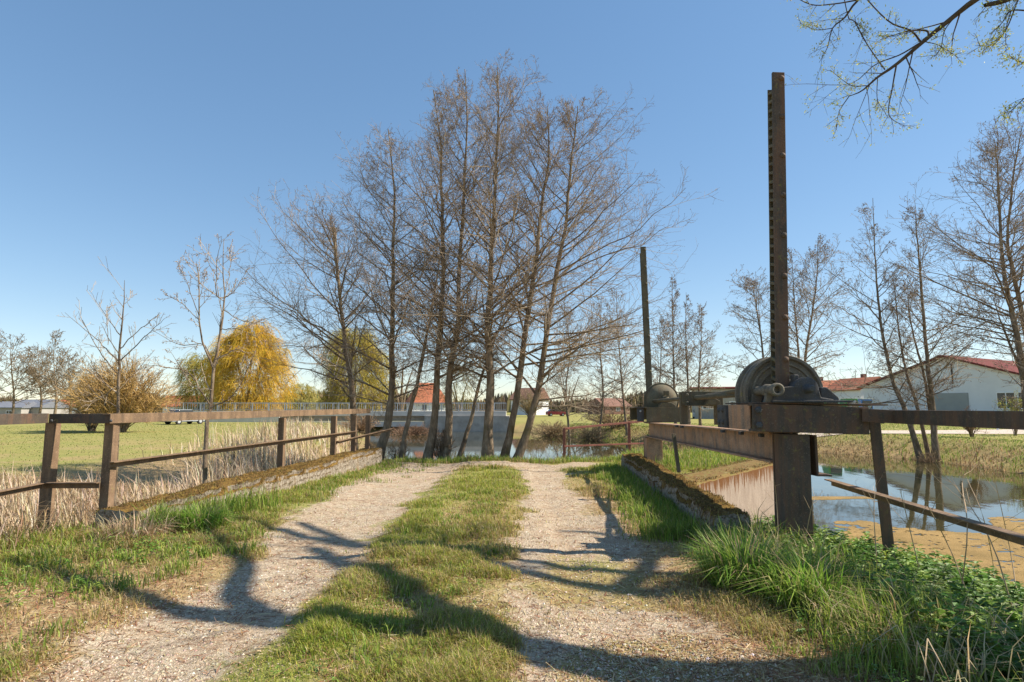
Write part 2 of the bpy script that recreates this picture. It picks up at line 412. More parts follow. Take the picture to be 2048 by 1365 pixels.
# floating scum
sx_ = np.arange(2.5, 24, .06); sy_ = np.arange(0, 24, .06); SX, SY = np.meshgrid(sx_, sy_)
nz = fbm(SX * .35, SY * 1.1, 61, 5)
fill = S(13.6 - SY + .22 * (SX - 6) + 5 * (fbm(SX * .5, SY * .5, 66) - .5), -.6, 1.8)
strk = S(fbm(SX * .22, SY * .9, 71, 4), .55, .62) * S(SY, 12, 14) * (1 - S(SY, 17, 20))
okm = ((nz * .5 + fill * .75 > .62) & (fbm(SX * 2.2, SY * 4, 81, 5) < .60 + .1 * fill) & (vn(SX * 11, SY * 16, 83) < .86)) | (strk > .5)
i3 = np.arange(SX.size).reshape(SX.shape); q = np.stack([i3[:-1, :-1], i3[:-1, 1:], i3[1:, 1:], i3[1:, :-1]], -1).reshape(-1, 4)[okm[:-1, :-1].ravel()]
u, inv = np.unique(q, return_inverse=True)
V = np.stack([SX + .05 * (vn(SX * 9, SY * 9, 3) - .5), SY, np.full_like(SX, WZ + .004)], -1).reshape(-1, 3)[u]
tag(raw('floating_scum', V, [inv.reshape(-1, 4)], M['scum']), 'brown scum floating on the pond by the nettle bank', 'scum', kind='stuff')

# ------------------------------------------------------------------ blades, leaves, pebbles
def blade_mesh(P, H, W, az, lean, C):
    n = len(P); d = np.stack([np.cos(az), np.sin(az), np.zeros(n)], 1); sd = np.stack([-d[:, 1], d[:, 0], np.zeros(n)], 1) * (W / 2)[:, None]
    up = np.array([0, 0, 1.0]); l = lean[:, None]; h = H[:, None]
    mid = P + h * (.62 * (1 - .25 * l) * up + .28 * l * d); tip = P + h * ((1 - .55 * l ** 1.5) * up + l * .85 * d)
    V = np.stack([P - sd, P + sd, mid + sd * .8, mid - sd * .8, tip], 1).reshape(-1, 3)
    b = np.arange(n) * 5
    return V, [np.stack([b, b + 1, b + 2, b + 3], 1), np.stack([b + 3, b + 2, b + 4], 1)], np.repeat(C, 5, axis=0)
def mixcol(rng, n, cols, w, jit=.18):
    k = rng.choice(len(cols), n, p=np.array(w) / sum(w)); c = np.array(cols)[k]
    return c * (1 + jit * rng.normal(size=(n, 1))) * (1 + .06 * rng.normal(size=(n, 3)))
def stuff(name, parts, m, label, cat):
    V, Fq, Ft, C, n = [], [], [], [], 0
    for v, f, c in parts:
        V.append(v); C.append(c); Fq.append(f[0] + n); Ft.append(f[1] + n); n += len(v)
    return tag(raw(name, np.concatenate(V), [np.concatenate(Fq), np.concatenate(Ft)], m, None, False, np.clip(np.concatenate(C), .003, 1)), label, cat, kind='stuff')
rng = np.random.default_rng(3)
GREEN = [(.22, .28, .04), (.33, .37, .055), (.46, .44, .09), (.30, .25, .09), (.44, .34, .17)]
def scatter(n, y0, y1, pw, xf):
    a = 1 - pw; u = rng.random(n); y = (y0 ** a + u * (y1 ** a - y0 ** a)) ** (1 / a)
    x = (rng.random(n) * 2 - 1) * (y * .95 + xf); return x, y
def ground_pts(x, y): return np.stack([x, y, height(x, y) - .005], 1)
# short turf over the verge and the middle strip
parts = []
x, y = scatter(1500000, 2.4, 19, 1.6, 1.0)
g_, _, dr_, mu_ = masks(x, y); g_ = gravel_mask(x, y); dd = wdist(x, y)
tuft = fbm(x * 2.6, y * 2.6, 91)
dens = (1 - S(g_, .02, .85) ** .45) * S(x, xl(y) - .1, xl(y) + .5) * S(dd, .2, .7) * (.25 + 1.2 * S(tuft, .32, .62))
nearr = S(x, 1.0, 1.4) * (1 - S(x, 1.8, 2.3)) * (1 - S(y, 8, 11)); dens *= 1 - .72 * nearr
nearl = (1 - S(x, -2.9, -2.3)) * S(x, -4.4, -3.4) * (1 - S(y, 5.5, 8)); dens *= 1 - .78 * nearl * S(fbm(x * 1.1, y * 1.1, 97), .25, .5)
br = 1 - S(np.hypot((x + 2.9) / 1.5, (y - 4.35) / 1.0) + .5 * (fbm(x * 2, y * 2, 47) - .5), .6, 1.05); dens *= 1 - .85 * br
dens += .03 * S(tuft, .5, .7)
k = rng.random(len(x)) < dens * .62; x, y, dr_, tuft, = x[k], y[k], dr_[k], tuft[k]; n = len(x)
gk = gravel_mask(x, y); dryp = np.clip(.24 + .5 * gk - .14 * (1 - S(y, 5, 9)) * (np.abs(x + .7) < .9) + .65 * dr_ + .35 * (fbm(x * .8, y * .8, 95) - .5), .05, .85)
C = np.where((rng.random(n) < dryp)[:, None], mixcol(rng, n, [(.40, .31, .11), (.54, .43, .22), (.32, .22, .10)], [3, 3, 2]), mixcol(rng, n, GREEN[:3], [3, 3, 2]))
parts.append(blade_mesh(ground_pts(x, y), (.03 + .05 * rng.random(n)) * (.45 + 1.25 * S(tuft, .35, .7)) * (1 - .6 * g_[k]) + .002 * y, .0026 + .0008 * y * (.5 + rng.random(n)) * .7, rng.random(n) * 2 * PI, .3 + .85 * rng.random(n) ** .8, C))
print('turf', n)
# longer verge grass along both walls, in tufts
def verge(nc, xfun, yr, hh, cols, w, per=26, spread=.09, lean=(.15, .75)):
    yy = yr[0] + (yr[1] - yr[0]) * rng.random(nc) ** 1.5; xx = xfun(yy)
    x = np.repeat(xx, per) + spread * rng.normal(size=nc * per); y = np.repeat(yy, per) + spread * rng.normal(size=nc * per)
    n = len(x); hs = np.repeat(.6 + .7 * rng.random(nc), per)
    return blade_mesh(ground_pts(x, y), hs * (hh[0] + (hh[1] - hh[0]) * rng.random(n)), .004 + .0008 * y, rng.random(n) * 2 * PI, lean[0] + (lean[1] - lean[0]) * rng.random(n), mixcol(rng, n, cols, w))
rw = lambda y: 1.98 + .046 * (y - 6)            # left face of the right mossy wall
lw = lambda y: -4.05 + .108 * (y - 6.7)         # right face of the left mossy wall
GR2 = [(.16, .25, .033), (.24, .32, .05), (.34, .39, .08), (.40, .32, .16)]
parts.append(verge(620, lambda y: rw(y) - np.abs(.22 * rng.normal(size=len(y))), (6.4, 13.8), (.06, .21), GR2, [4, 4, 2, 1]))
parts.append(verge(260, lambda y: lw(y) + np.abs(.45 * rng.normal(size=len(y))), (6.9, 15.5), (.04, .12), GR2, [3, 3, 2, 3]))
parts.append(verge(60, lambda y: lw(y) + .1 + np.abs(.22 * rng.normal(size=len(y))), (6.8, 8.8), (.14, .34), GR2, [4, 3, 2, 1]))
parts.append(verge(95, lambda y: -5.0 + 1.3 * rng.random(len(y)), (3.6, 7.2), (.07, .2), GR2, [3, 4, 2, 3], 40, .07, (.3, 1)))
parts.append(verge(260, lambda y: 2.0 + .65 * rng.random(len(y)), (3.6, 6.6), (.12, .36), GR2, [4, 4, 3, 4], 26, .11, (.2, 1.15)))
parts.append(verge(70, lambda y: 1.9 + .9 * rng.random(len(y)), (3.0, 6.4), (.25, .55), [(.30, .36, .07), (.60, .48, .28), (.46, .36, .2)], [3, 3, 2], 9, .1, (.5, 1.2)))
parts.append(verge(110, lambda y: 1.8 + .5 * rng.random(len(y)), (3.2, 6.2), (.07, .24), GR2, [3, 3, 2, 2]))
parts.append(verge(300, lambda y: -3 + 6 * rng.random(len(y)), (15.5, 17.2), (.08, .22), GR2, [3, 4, 3, 2], 16, .15))
parts.append(verge(300, lambda y: 2.8 + 3.0 * rng.random(len(y)), (11.5, 16.5), (.08, .25), GR2, [3, 4, 3, 2], 16, .12))
def clump(nc, x, y, hh, cols, w, per, spread):
    k = gravel_mask(x, y) < .12; x, y = x[k], y[k]; nc = len(x)
    x = np.repeat(x, per) + spread * rng.normal(size=nc * per); y = np.repeat(y, per) + spread * rng.normal(size=nc * per); n = len(x); hs = np.repeat(.5 + .8 * rng.random(nc), per)
    return blade_mesh(ground_pts(x, y), hs * (hh[0] + (hh[1] - hh[0]) * rng.random(n)), .005 + .0008 * y, rng.random(n) * 2 * PI, .3 + .7 * rng.random(n), mixcol(rng, n, cols, w))
n = 150; parts.append(clump(n, -5.2 + 3.4 * rng.random(n) ** .8, 2.6 + 4.2 * rng.random(n), (.06, .17), GR2, [3, 4, 3, 2], 60, .07))
n = 90; parts.append(clump(n, -1.3 + 1.2 * rng.random(n), 2.5 + 7 * rng.random(n), (.05, .11), GR2, [3, 4, 3, 2], 50, .07))
n = 60; parts.append(clump(n, 1.2 + .8 * rng.random(n), 2.6 + 6 * rng.random(n), (.04, .10), GR2, [2, 3, 3, 4], 35, .05))
stuff('grass', parts, M['blade'], 'short green and straw coloured grass along the gravel tracks', 'grass')

# far meadow and bank grass
parts = []
n = 70000; x = rng.uniform(-45, -5.5, n); y = 12 + 55 * rng.random(n) ** 1.6
k = (wdist(x, y) > .6) & (x > -1.05 * y - 4); x, y = x[k], y[k]; n = len(x)
nearw = np.clip(1 - (wdist(x, y) - 1) / 5, 0, 1)
k = rng.random(n) < .35 + nearw; x, y, nearw = x[k], y[k], nearw[k]; n = len(x)
C = np.where((rng.random(n) < .12 + .8 * nearw)[:, None], mixcol(rng, n, [(.42, .33, .19), (.30, .22, .11)], [1, 1]), mixcol(rng, n, [(.17, .23, .045), (.22, .27, .06)], [1, 1]))
parts.append(blade_mesh(ground_pts(x, y), .03 + .04 * rng.random(n) + .3 * nearw * rng.random(n), .010 + .0008 * y, rng.random(n) * 2 * PI, .3 + .6 * rng.random(n), C))
n = 190000; x = rng.uniform(3, 62, n); y = rng.uniform(18.5, 64, n); dd = wdist(x, y)
k = (dd > .15) & (x < 1.0 * y + 3) & (rng.random(n) < .25 + .75 * (dd < 5)); x, y, dd = x[k], y[k], dd[k]; n = len(x)
nearw = np.clip(1 - (dd - .8) / 4.2, 0, 1); pch = fbm(x * .45, y * .45, 44)
C = np.where((rng.random(n) < .08 + nearw * S(pch, .3, .6))[:, None], mixcol(rng, n, [(.42, .32, .17), (.30, .21, .10), (.20, .13, .07)], [2, 2, 1]), mixcol(rng, n, [(.17, .24, .045), (.22, .28, .06)], [1, 1]))
parts.append(blade_mesh(ground_pts(x, y), .03 + .05 * rng.random(n) + .34 * nearw * rng.random(n) ** 1.5, .012 + .0008 * y, rng.random(n) * 2 * PI, .3 + .65 * rng.random(n), C))
stuff('meadow_grass', parts, M['blade'], 'grass of the meadows and far pond banks, tawny at the waterline', 'grass')

# straw litter on the ground
n = 170000; x, y = scatter(n, 2.4, 16, 1.7, .8)
g_, _, dr_, _ = masks(x, y); k = (rng.random(n) < (.05 + .16 * S(fbm(x * 1.2, y * 1.2, 77), .45, .65) + .6 * dr_) * (1 - .6 * g_)) & (x > xl(y) - .3) & (wdist(x, y) > .4); x, y = x[k], y[k]; n = len(x)
P = ground_pts(x, y) + np.array([0, 0, .014]); a = rng.random(n) * 2 * PI; L = .012 + .05 * rng.random(n) ** 2.5
d = np.stack([np.cos(a), np.sin(a), .25 * rng.normal(size=n)], 1) * L[:, None]; sd = np.stack([-np.sin(a), np.cos(a), .3 * rng.normal(size=n)], 1) * (.0012 + .0003 * y)[:, None]
V = np.stack([P - d - sd, P - d + sd, P + sd, P - sd, P + d], 1).reshape(-1, 3); b = np.arange(n) * 5
C = np.repeat(mixcol(rng, n, [(.50, .38, .22), (.34, .20, .11), (.24, .11, .06), (.58, .47, .30)], [3, 3, 3, 1]), 5, axis=0)
stuff('straw_litter', [(V, [np.stack([b, b + 1, b + 2, b + 3], 1), np.stack([b + 3, b + 2, b + 4], 1)], C)], M['straw'], 'dead brown straw and catkin litter lying on the tracks', 'litter')

# pebbles on the tracks
n = 170000; x, y = scatter(n, 2.3, 15.5, 1.9, .5); g_ = gravel_mask(x, y)
k = rng.random(n) < g_ * (.25 + .75 * S(fbm(x * 1.5, y * 1.5, 55), .4, .6)) + .03; k &= np.abs(x) < 3.6; x, y = x[k], y[k]; n = len(x)
r = (.003 + .009 * rng.random(n) ** 9 + .0005 * y)[:, None, None]
o8 = np.array([[1, 0, 0], [0, 1, 0], [-1, 0, 0], [0, -1, 0], [.1, .1, .7], [0, 0, -.5]], float)
V = ground_pts(x, y)[:, None, :] + np.array([0, 0, .009]) + r * (o8[None] * (.65 + .7 * rng.random((n, 6, 1))))
th = rng.random(n) * 6; b = np.arange(n) * 6
Ft = np.concatenate([np.stack([b + i, b + (i + 1) % 4, b + 4], 1) for i in range(4)] + [np.stack([b + (i + 1) % 4, b + i, b + 5], 1) for i in range(4)])
C = np.repeat(mixcol(rng, n, [(.50, .415, .31), (.42, .33, .235), (.31, .235, .16), (.66, .59, .48)], [4, 4, 3, 1]), 6, axis=0)
tag(raw('pebbles', V.reshape(-1, 3), [Ft], M['pebble'], None, False, np.clip(C, 0, .85)), 'loose pale gravel stones in the wheel tracks', 'gravel', kind='stuff')

# reeds in the ditch behind the left wall
def reeds(n, xr, yr, hr, cond):
    x = rng.uniform(*xr, n); y = rng.uniform(*yr, n); k = cond(x, y); x, y = x[k], y[k]; n = len(x)
    cl = fbm(x * .9, y * .9, 23); H = (hr[0] + (hr[1] - hr[0]) * rng.random(n)) * (.55 + .8 * S(cl, .3, .65)) * (.2 + .7 * S(xl(y) - x, .7, 2.8))
    az = np.where(rng.random(n) < .5, PI * 1.0 + 0.6 * rng.normal(size=n), rng.random(n) * 2 * PI)
    lean = np.clip(.1 + .45 * rng.random(n) + .5 * (rng.random(n) < .4) * rng.random(n), 0, 1)
    return blade_mesh(ground_pts(x, y), H, .005 + .0008 * y, az, lean, mixcol(rng, n, [(.60, .48, .33), (.46, .345, .21), (.70, .59, .44), (.24, .165, .09)], [3, 3, 2, 2], .22))
parts = [reeds(21000, (-15, -3), (8.6, 22), (.55, 1.4), lambda x, y: (x < xl(y) - .45) & (x > -.235 * y - 3.2 - 1.2 * vn(y * .6, y * 0, 4)) & (wdist(x, y) > .1)),
         reeds(9000, (-14, -5.4), (7.5, 12.5), (.35, .95), lambda x, y: (x < xl(y) - .5) & (x < -.46 * y)),
         reeds(9000, (-9, -5.0), (4.2, 8.6), (.12, .35), lambda x, y: (x < np.where(y > 6.8, xl(y) - .3, -5.2))),
         reeds(5000, (-24, -5), (19, 50), (.5, 1.2), lambda x, y: (x < -.245 * y - .3) & (x > -.245 * y - 7))]
n = 9000; x = rng.uniform(-9, -3.6, n); y = rng.uniform(7, 15, n); k = (x < xl(y) - .4) & (x > xl(y) - 2.6) & (fbm(x * 1.1, y * 1.1, 29) > .5); x, y = x[k], y[k]; n = len(x)
parts.append(blade_mesh(ground_pts(x, y), .12 + .3 * rng.random(n), .008 + .0007 * y, rng.random(n) * 2 * PI, .3 + .6 * rng.random(n), mixcol(rng, n, [(.10, .17, .03), (.16, .22, .05)], [1, 1])))
n = 26000; x = rng.uniform(-12, -4.0, n); y = rng.uniform(4.5, 14, n); k = x < np.where(y > 6.8, xl(y) - .4, -4.7); x, y = x[k], y[k]; n = len(x)
parts.append(blade_mesh(ground_pts(x, y) + np.array([0, 0, .08]) * rng.random((n, 1)), .18 + .45 * rng.random(n), .006 + .0007 * y, rng.random(n) * 2 * PI, .85 + .15 * rng.random(n), mixcol(rng, n, [(.52, .40, .26), (.40, .28, .15), (.26, .17, .09)], [3, 3, 2])))
stuff('dry_reeds', parts, M['straw'], 'pale dry reeds and flattened straw in the ditch behind the left railing', 'reeds')

# nettles and leafy weeds
def leaf_mesh(P, D, Nn, L, W, C):
    n = len(P); sd = np.cross(D, Nn); sd /= np.linalg.norm(sd, axis=1, keepdims=True) + 1e-9
    L = L[:, None]; W = W[:, None]
    V = np.stack([P, P + D * L * .45 + sd * W / 2 + Nn * W * .15, P + D * L - Nn * L * .12, P + D * L * .45 - sd * W / 2 + Nn * W * .15], 1).reshape(-1, 3); b = np.arange(n) * 4
    return V, np.stack([b, b + 1, b + 2, b + 3], 1), np.repeat(C, 4, axis=0)
def unit(a): return a / (np.linalg.norm(a, axis=-1, keepdims=True) + 1e-9)
def leaf_plants(x, y, hh, nl, size, cols, w):
    n = len(x); base = ground_pts(x, y); H = hh[0] + (hh[1] - hh[0]) * rng.random(n)
    t = rng.random((n, nl)) ** .7; az = rng.random((n, nl)) * 2 * PI; tilt = rng.normal(size=(n, 1, 2)) * .25
    P = base[:, None, :] + np.stack([tilt[..., 0] * t * H[:, None], tilt[..., 1] * t * H[:, None], t * H[:, None]], -1)
    D = unit(np.stack([np.cos(az), np.sin(az), .15 + .5 * (t - .5) - .3 * rng.random((n, nl))], -1)); Nn = unit(np.stack([-.25 * np.cos(az), -.25 * np.sin(az), np.ones_like(az)], -1) + .25 * rng.normal(size=(n, nl, 3)))
    L = (size[0] + (size[1] - size[0]) * rng.random((n, nl)) * rng.random((n, 1)) * 1.4) * (1.1 - .6 * t)
    C = np.repeat(mixcol(rng, n, cols, w, .15), nl, axis=0) * (1 + .12 * rng.normal(size=(n * nl, 1)))
    return leaf_mesh(P.reshape(-1, 3), D.reshape(-1, 3), Nn.reshape(-1, 3), L.ravel(), L.ravel() * .55, C)
NET = [(.10, .20, .03), (.16, .27, .045), (.25, .36, .06), (.16, .23, .07)]
def many(name, plist, label, cat):
    V, Q4, C, n = [], [], [], 0
    for v, f, c in plist: V.append(v); Q4.append(f + n); C.append(c); n += len(v)
    return tag(raw(name, np.concatenate(V), [np.concatenate(Q4)], M['leaf'], None, False, np.clip(np.concatenate(C), .005, 1)), label, cat, kind='stuff')
n = 2600; x = rng.uniform(2.35, 4.6, n); y = 2.4 + 5.2 * rng.random(n); k = (x > 2.2 + .28 * np.abs(y - 5.0) * (y > 5)) & (x < 4.55); x, y = x[k], y[k]
pl = [leaf_plants(x, y, (.05, .26), 22, (.055, .13), NET, [3, 3, 2, 1])]
n = 500; x = 1.7 + 1.2 * rng.random(n); y = 2.3 + 2.2 * rng.random(n); pl.append(leaf_plants(x, y, (.04, .14), 12, (.02, .05), NET, [2, 3, 3, 1]))
many('nettles', pl, 'dark green nettles on the bank below the winch column', 'nettles')
n = 260; x = -5.2 + 2.3 * rng.random(n); y = 3.3 + 3.8 * rng.random(n); k = vn(x * 1.5, y * 1.5, 8) > .45; pl = [leaf_plants(x[k], y[k], (.04, .13), 12, (.03, .07), NET, [1, 3, 3, 1])]
n = 40; x = -3.35 + .22 * rng.normal(size=n); y = 6.0 + .25 * rng.normal(size=n); pl.append(leaf_plants(x, y, (.08, .2), 16, (.03, .07), NET, [1, 3, 3, 1]))
n = 350; x = -1.2 + 1.0 * rng.random(n); y = 2.6 + 3 * rng.random(n); k = vn(x * 2, y * 2, 9) > .5; pl.append(leaf_plants(x[k], y[k], (.02, .06), 8, (.015, .035), NET, [1, 3, 3, 1]))
many('leafy_weeds', pl, 'low leafy weeds among the grass left of the track and on the middle strip', 'weeds')

# big tussocks
def tussock(px, py, label, n, hh, r, cols, w):
    c = gp(px, py, 0.0); c[2] = float(height(c[0], c[1]))
    a = rng.random(n) * 2 * PI; rr = r * np.sqrt(rng.random(n)); x = c[0] + rr * np.cos(a); y = c[1] + rr * np.sin(a)
    v, f, col = blade_mesh(ground_pts(x, y), hh[0] + (hh[1] - hh[0]) * rng.random(n), np.full(n, .011), a + .5 * rng.normal(size=n), np.clip(.3 + .9 * rng.random(n) * (.4 + rr / r), 0, 1.15), mixcol(rng, n, cols, w))
    tag(raw('grass_tussock', v, f, M['blade'], None, False, np.clip(col, .004, 1)), label, 'tussock')
TC = [(.16, .29, .038), (.23, .36, .055), (.34, .42, .10), (.45, .37, .2)]
tussock(1490, 1175, 'large arching tussock with straw skirt at the near end of the right mossy wall', 900, (.25, .55), .26, TC, [4, 4, 2, 3])
tussock(1620, 1215, 'bright upright tussock among the nettles below the winch column', 700, (.25, .5), .24, TC, [4, 4, 2, 1])
tussock(1450, 1105, 'fresh green tussock hugging the broken wall end', 420, (.15, .36), .15, TC, [4, 4, 2, 1])
tussock(310, 1062, 'spiky green tussock beside the corner post of the left railing', 420, (.22, .42), .13, TC, [4, 3, 2, 2])
tussock(405, 1058, 'dark green tussock leaning on the left mossy wall', 480, (.2, .4), .2, TC, [5, 3, 1, 1])

# ------------------------------------------------------------------ low walls
def rough_wall(name, label, c0, c1, w, h0, h1, zb, seed, amp=.05):
    c0, c1 = np.array(c0, float), np.array(c1, float); L = np.linalg.norm(c1 - c0); t = (c1 - c0) / L; sd = np.array([t[1], -t[0]])
    nu = int(L / .035); us = np.linspace(0, 1, nu)
    prof = np.array([(-.5, k) for k in np.linspace(0, 1, 13)[:-1]] + [(k, 1) for k in np.linspace(-.5, .5, 16)] + [(.5, k) for k in np.linspace(1, 0, 13)[1:]]); m = len(prof)
    U, K = np.meshgrid(us, np.arange(m), indexing='ij'); a = prof[K][..., 0] * w; b = prof[K][..., 1]
    h = h0 + (h1 - h0) * U; edge = (np.abs(prof[K][..., 0]) > .49) & (b > .99)
    zt = zb + (h - zb) * b; q1, q2 = U * L, K * .045
    n1 = fbm(q1 * 2.2 + seed, q2 * 2.2, seed, 5) - .5; n2 = fbm(q1 * 9, q2 * 9, seed + 3, 4) - .5; n3 = fbm(q1 * 3.1, q2 * 3.1 + 40, seed + 5, 5) - .5
    chip = S(fbm(q1 * 1.7, 0 * q2, seed + 11, 3), .5, .62)
    zt = zt + (n1 * .10 + n2 * .05) * b - edge * (.012 + .06 * chip); a = a + n3 * .09 + n2 * .035 - np.sign(a) * edge * (.01 + .05 * chip)
    Pxy = c0 + U[..., None] * (c1 - c0) + a[..., None] * sd
    V = np.concatenate([Pxy, zt[..., None]], -1).reshape(-1, 3); ii = np.arange(nu * m).reshape(nu, m)
    Q = np.stack([ii[:-1, :-1], ii[:-1, 1:], ii[1:, 1:], ii[1:, :-1]], -1).reshape(-1, 4)[:, ::-1]
    caps = [np.array([ii[0]]), np.array([ii[-1][::-1]])]
    o = tag(raw(name, V, [Q] + caps, M['moss_wall'], None, False), label, 'wall')
    rg = np.random.default_rng(seed); Vg = V.reshape(nu, m, 3); n = int(L * 2600); i = rg.integers(0, nu - 1, n); j = rg.integers(11, 30, n); P = Vg[i, j] + .02 * rg.normal(size=(n, 3)) * (1, 1, .2)
    k = fbm(P[:, 0] * 3, P[:, 1] * 3, seed + 2) > .42; P = P[k]; n = len(P)
    v, f, c = blade_mesh(P - (0, 0, .01), .012 + .025 * rg.random(n), np.full(n, .008), rg.random(n) * 6.28, .2 + .7 * rg.random(n), mixcol(rg, n, [(.11, .06, .022), (.24, .15, .045), (.19, .17, .04), (.34, .24, .10)], [3, 3, 2, 1]))
    mo = raw('moss', v, f, M['blade'], o, False, np.clip(c, .004, 1)); mo['kind'] = 'stuff'
    return o
rough_wall('mossy_wall', 'low mossy concrete parapet under the left railing', (-4.33, 6.75), (-3.44, 15.0), .52, .25, .37, -.7, 3)
rough_wall('mossy_wall', 'low moss covered parapet beside the rusty sluice winch', (2.25, 6.25), (2.66, 13.7), .40, .27, .34, -.9, 12)

# concrete wing wall of the channel
o = MB()
a0, a1 = np.array([2.75, 9.2]), np.array([6.55, 13.95]); t = (a1 - a0) / np.linalg.norm(a1 - a0); bk = np.array([-t[1], t[0]]) * .75
nu = 60; us = np.linspace(0, 1, nu); e = .03 * (fbm(us * 30, us * 0, 7) - .5); P0 = a0 + us[:, None] * (a1 - a0)
rows = [np.c_[P0, np.full(nu, -2.2)], np.c_[P0, .20 + e], np.c_[P0 + bk * .06, .245 + e], np.c_[P0 + bk * .6, .26 + .5 * e], np.c_[P0 + bk, .2 + e], np.c_[P0 + bk, np.full(nu, -2.2)]]
V = np.stack(rows, 1).reshape(-1, 3); ii = np.arange(nu * 6).reshape(nu, 6)
o.add(V, [np.stack([ii[:-1, :-1], ii[1:, :-1], ii[1:, 1:], ii[:-1, 1:]], -1).reshape(-1, 4), [ii[-1]], [ii[0][::-1]]])
cw = tag(o.build('channel_wall', M['pier']), 'sunlit streaked concrete wing wall of the sluice channel', 'wall')

n = 5000; u = rng.random(n); P = np.c_[a0 + u[:, None] * (a1 - a0) + bk * (rng.random(n) ** 1.5)[:, None], np.full(n, .235)]; k = fbm(P[:, 0] * 3, P[:, 1] * 3, 88) > .45; P = P[k]; n = len(P)
v, f, c = blade_mesh(P, .015 + .03 * rng.random(n), np.full(n, .012), rng.random(n) * 6.28, .3 + .7 * rng.random(n), mixcol(rng, n, [(.13, .07, .025), (.26, .17, .06), (.2, .18, .05), (.40, .30, .16)], [3, 3, 2, 2])); raw('moss', v, f, M['blade'], cw, False, np.clip(c, .004, 1))['kind'] = 'stuff'
# ------------------------------------------------------------------ sluice winch
root = thing('sluice_winch', (2.75, 6.0, -.1), 'tall rusty twin rack sluice winch on steel columns and beams', 'sluice winch')
def ibeam(mb, a, b, w, h, tf=.022, tw=.016, up=(0, 0, 1)):
    a, b = np.array(a, float), np.array(b, float); t = (b - a) / np.linalg.norm(b - a); s = np.cross(t, up); s /= np.linalg.norm(s); u = np.cross(s, t)
    mb.bar(a + u * (h / 2 - tf / 2), b + u * (h / 2 - tf / 2), w, tf, up); mb.bar(a - u * (h / 2 - tf / 2), b - u * (h / 2 - tf / 2), w, tf, up)
    mb.bar(a, b, tw, h - 2 * tf, up); return mb
# columns (flange towards the camera)
def column(x0, x1, y0, zb, zt, lean, m):
    c = MB(); w = x1 - x0; cx = (x0 + x1) / 2
    for yy, th in ((y0 + .012, .024), (y0 + w - .012, .024)): c.bar((cx - lean, yy, zb), (cx, yy, zt), w, th, (0, 1, 0))
    c.bar((cx - lean, y0 + w / 2, zb), (cx, y0 + w / 2, zt), .02, w - .05, (0, 1, 0))
    c.bar((x0 + .014 - lean, y0 + w / 2, zb), (x0 + .014, y0 + w / 2, zt), .016, w - .06, (0, 1, 0))
    return c.build('column', m, root, bevel=.004)
column(2.61, 2.865, 5.84, -1.6, 1.10, .04, M['steel'])
column(2.83, 3.16, 12.75, -1.6, .73, .0, M['beam_rust'])
lb = ibeam(MB(), (2.735, 6.17, .955), (2.97, 13.1, .895), .24, .31)
lb.build('long_beam', M['beam_rust'], root, bevel=.004)
# near platform: front channel, side piece, rear channel, top plate
fr = MB(); zt, zb = 1.395, 1.125
fr.bar((2.305, 5.80, 1.262), (3.42, 5.80, 1.230), .018, .262)                  # web towards the camera
fr.bar((2.305, 5.86, 1.142), (3.42, 5.86, 1.110), .10, .02); fr.bar((2.305, 5.86, 1.384), (3.42, 5.86, 1.352), .10, .018)
fr.build('cross_beam', M['steel'], root, bevel=.004)
rb = MB(); rb.bar((2.40, 6.72, 1.255), (3.35, 6.72, 1.235), .018, .25); rb.bar((2.40, 6.67, 1.375), (3.35, 6.67, 1.355), .09, .018)
rb.build('cross_beam', M['steel_green'], root, bevel=.004)
sd_ = MB(); sd_.bar((2.335, 5.92, 1.262), (2.335, 6.5, 1.262), .016, .25); sd_.build('side_beam', M['beam_rust'], root, bevel=.003)
sp = MB(); sp.bbox((2.30, 6.50, 1.14), (2.42, 6.52, 1.385)); sp.bbox((2.296, 6.52, 1.14), (2.312, 6.76, 1.385)); pl_ = sp.build('splice_plate', M['iron_blue'], root, bevel=.003)
for yy in (6.58, 6.70):
    for zz in (1.20, 1.33):
        MB().dome((2.296, yy, zz), (-1, 0, 0), .028, .022).build('bolt', M['iron_blue'], pl_, True)
tp = MB(); tp.bar((2.37, 6.28, 1.402), (3.62, 6.25, 1.382), .92, .014, (0, 0, 1)); tp.build('top_plate', M['steel'], root, bevel=.003)
bl = MB()
for zz in (1.19, 1.335):
    MB().lathe((2.36, 5.791, zz), (0, -1, 0), [(.034, 0), (.034, .018), (.02, .03), (0, .03)], 6).build('bolt', M['iron_blue'], root)
for yy in (6.02, 6.3):
    for zz in (1.0, 1.02): pass
# clips under the top flange
for yy in (6.35, 6.9, 7.5, 9.3, 9.6): MB().bbox((2.60, yy, 1.05), (2.64, yy + .07, 1.085)).build('clip', M['iron_blue'], root)
MB().bbox((2.94, 5.90, .72), (2.965, 6.1, 1.09)).bbox((2.93, 5.86, .70), (3.07, 6.1, .718)).build('guide_angle', M['steel'], root, bevel=.003)

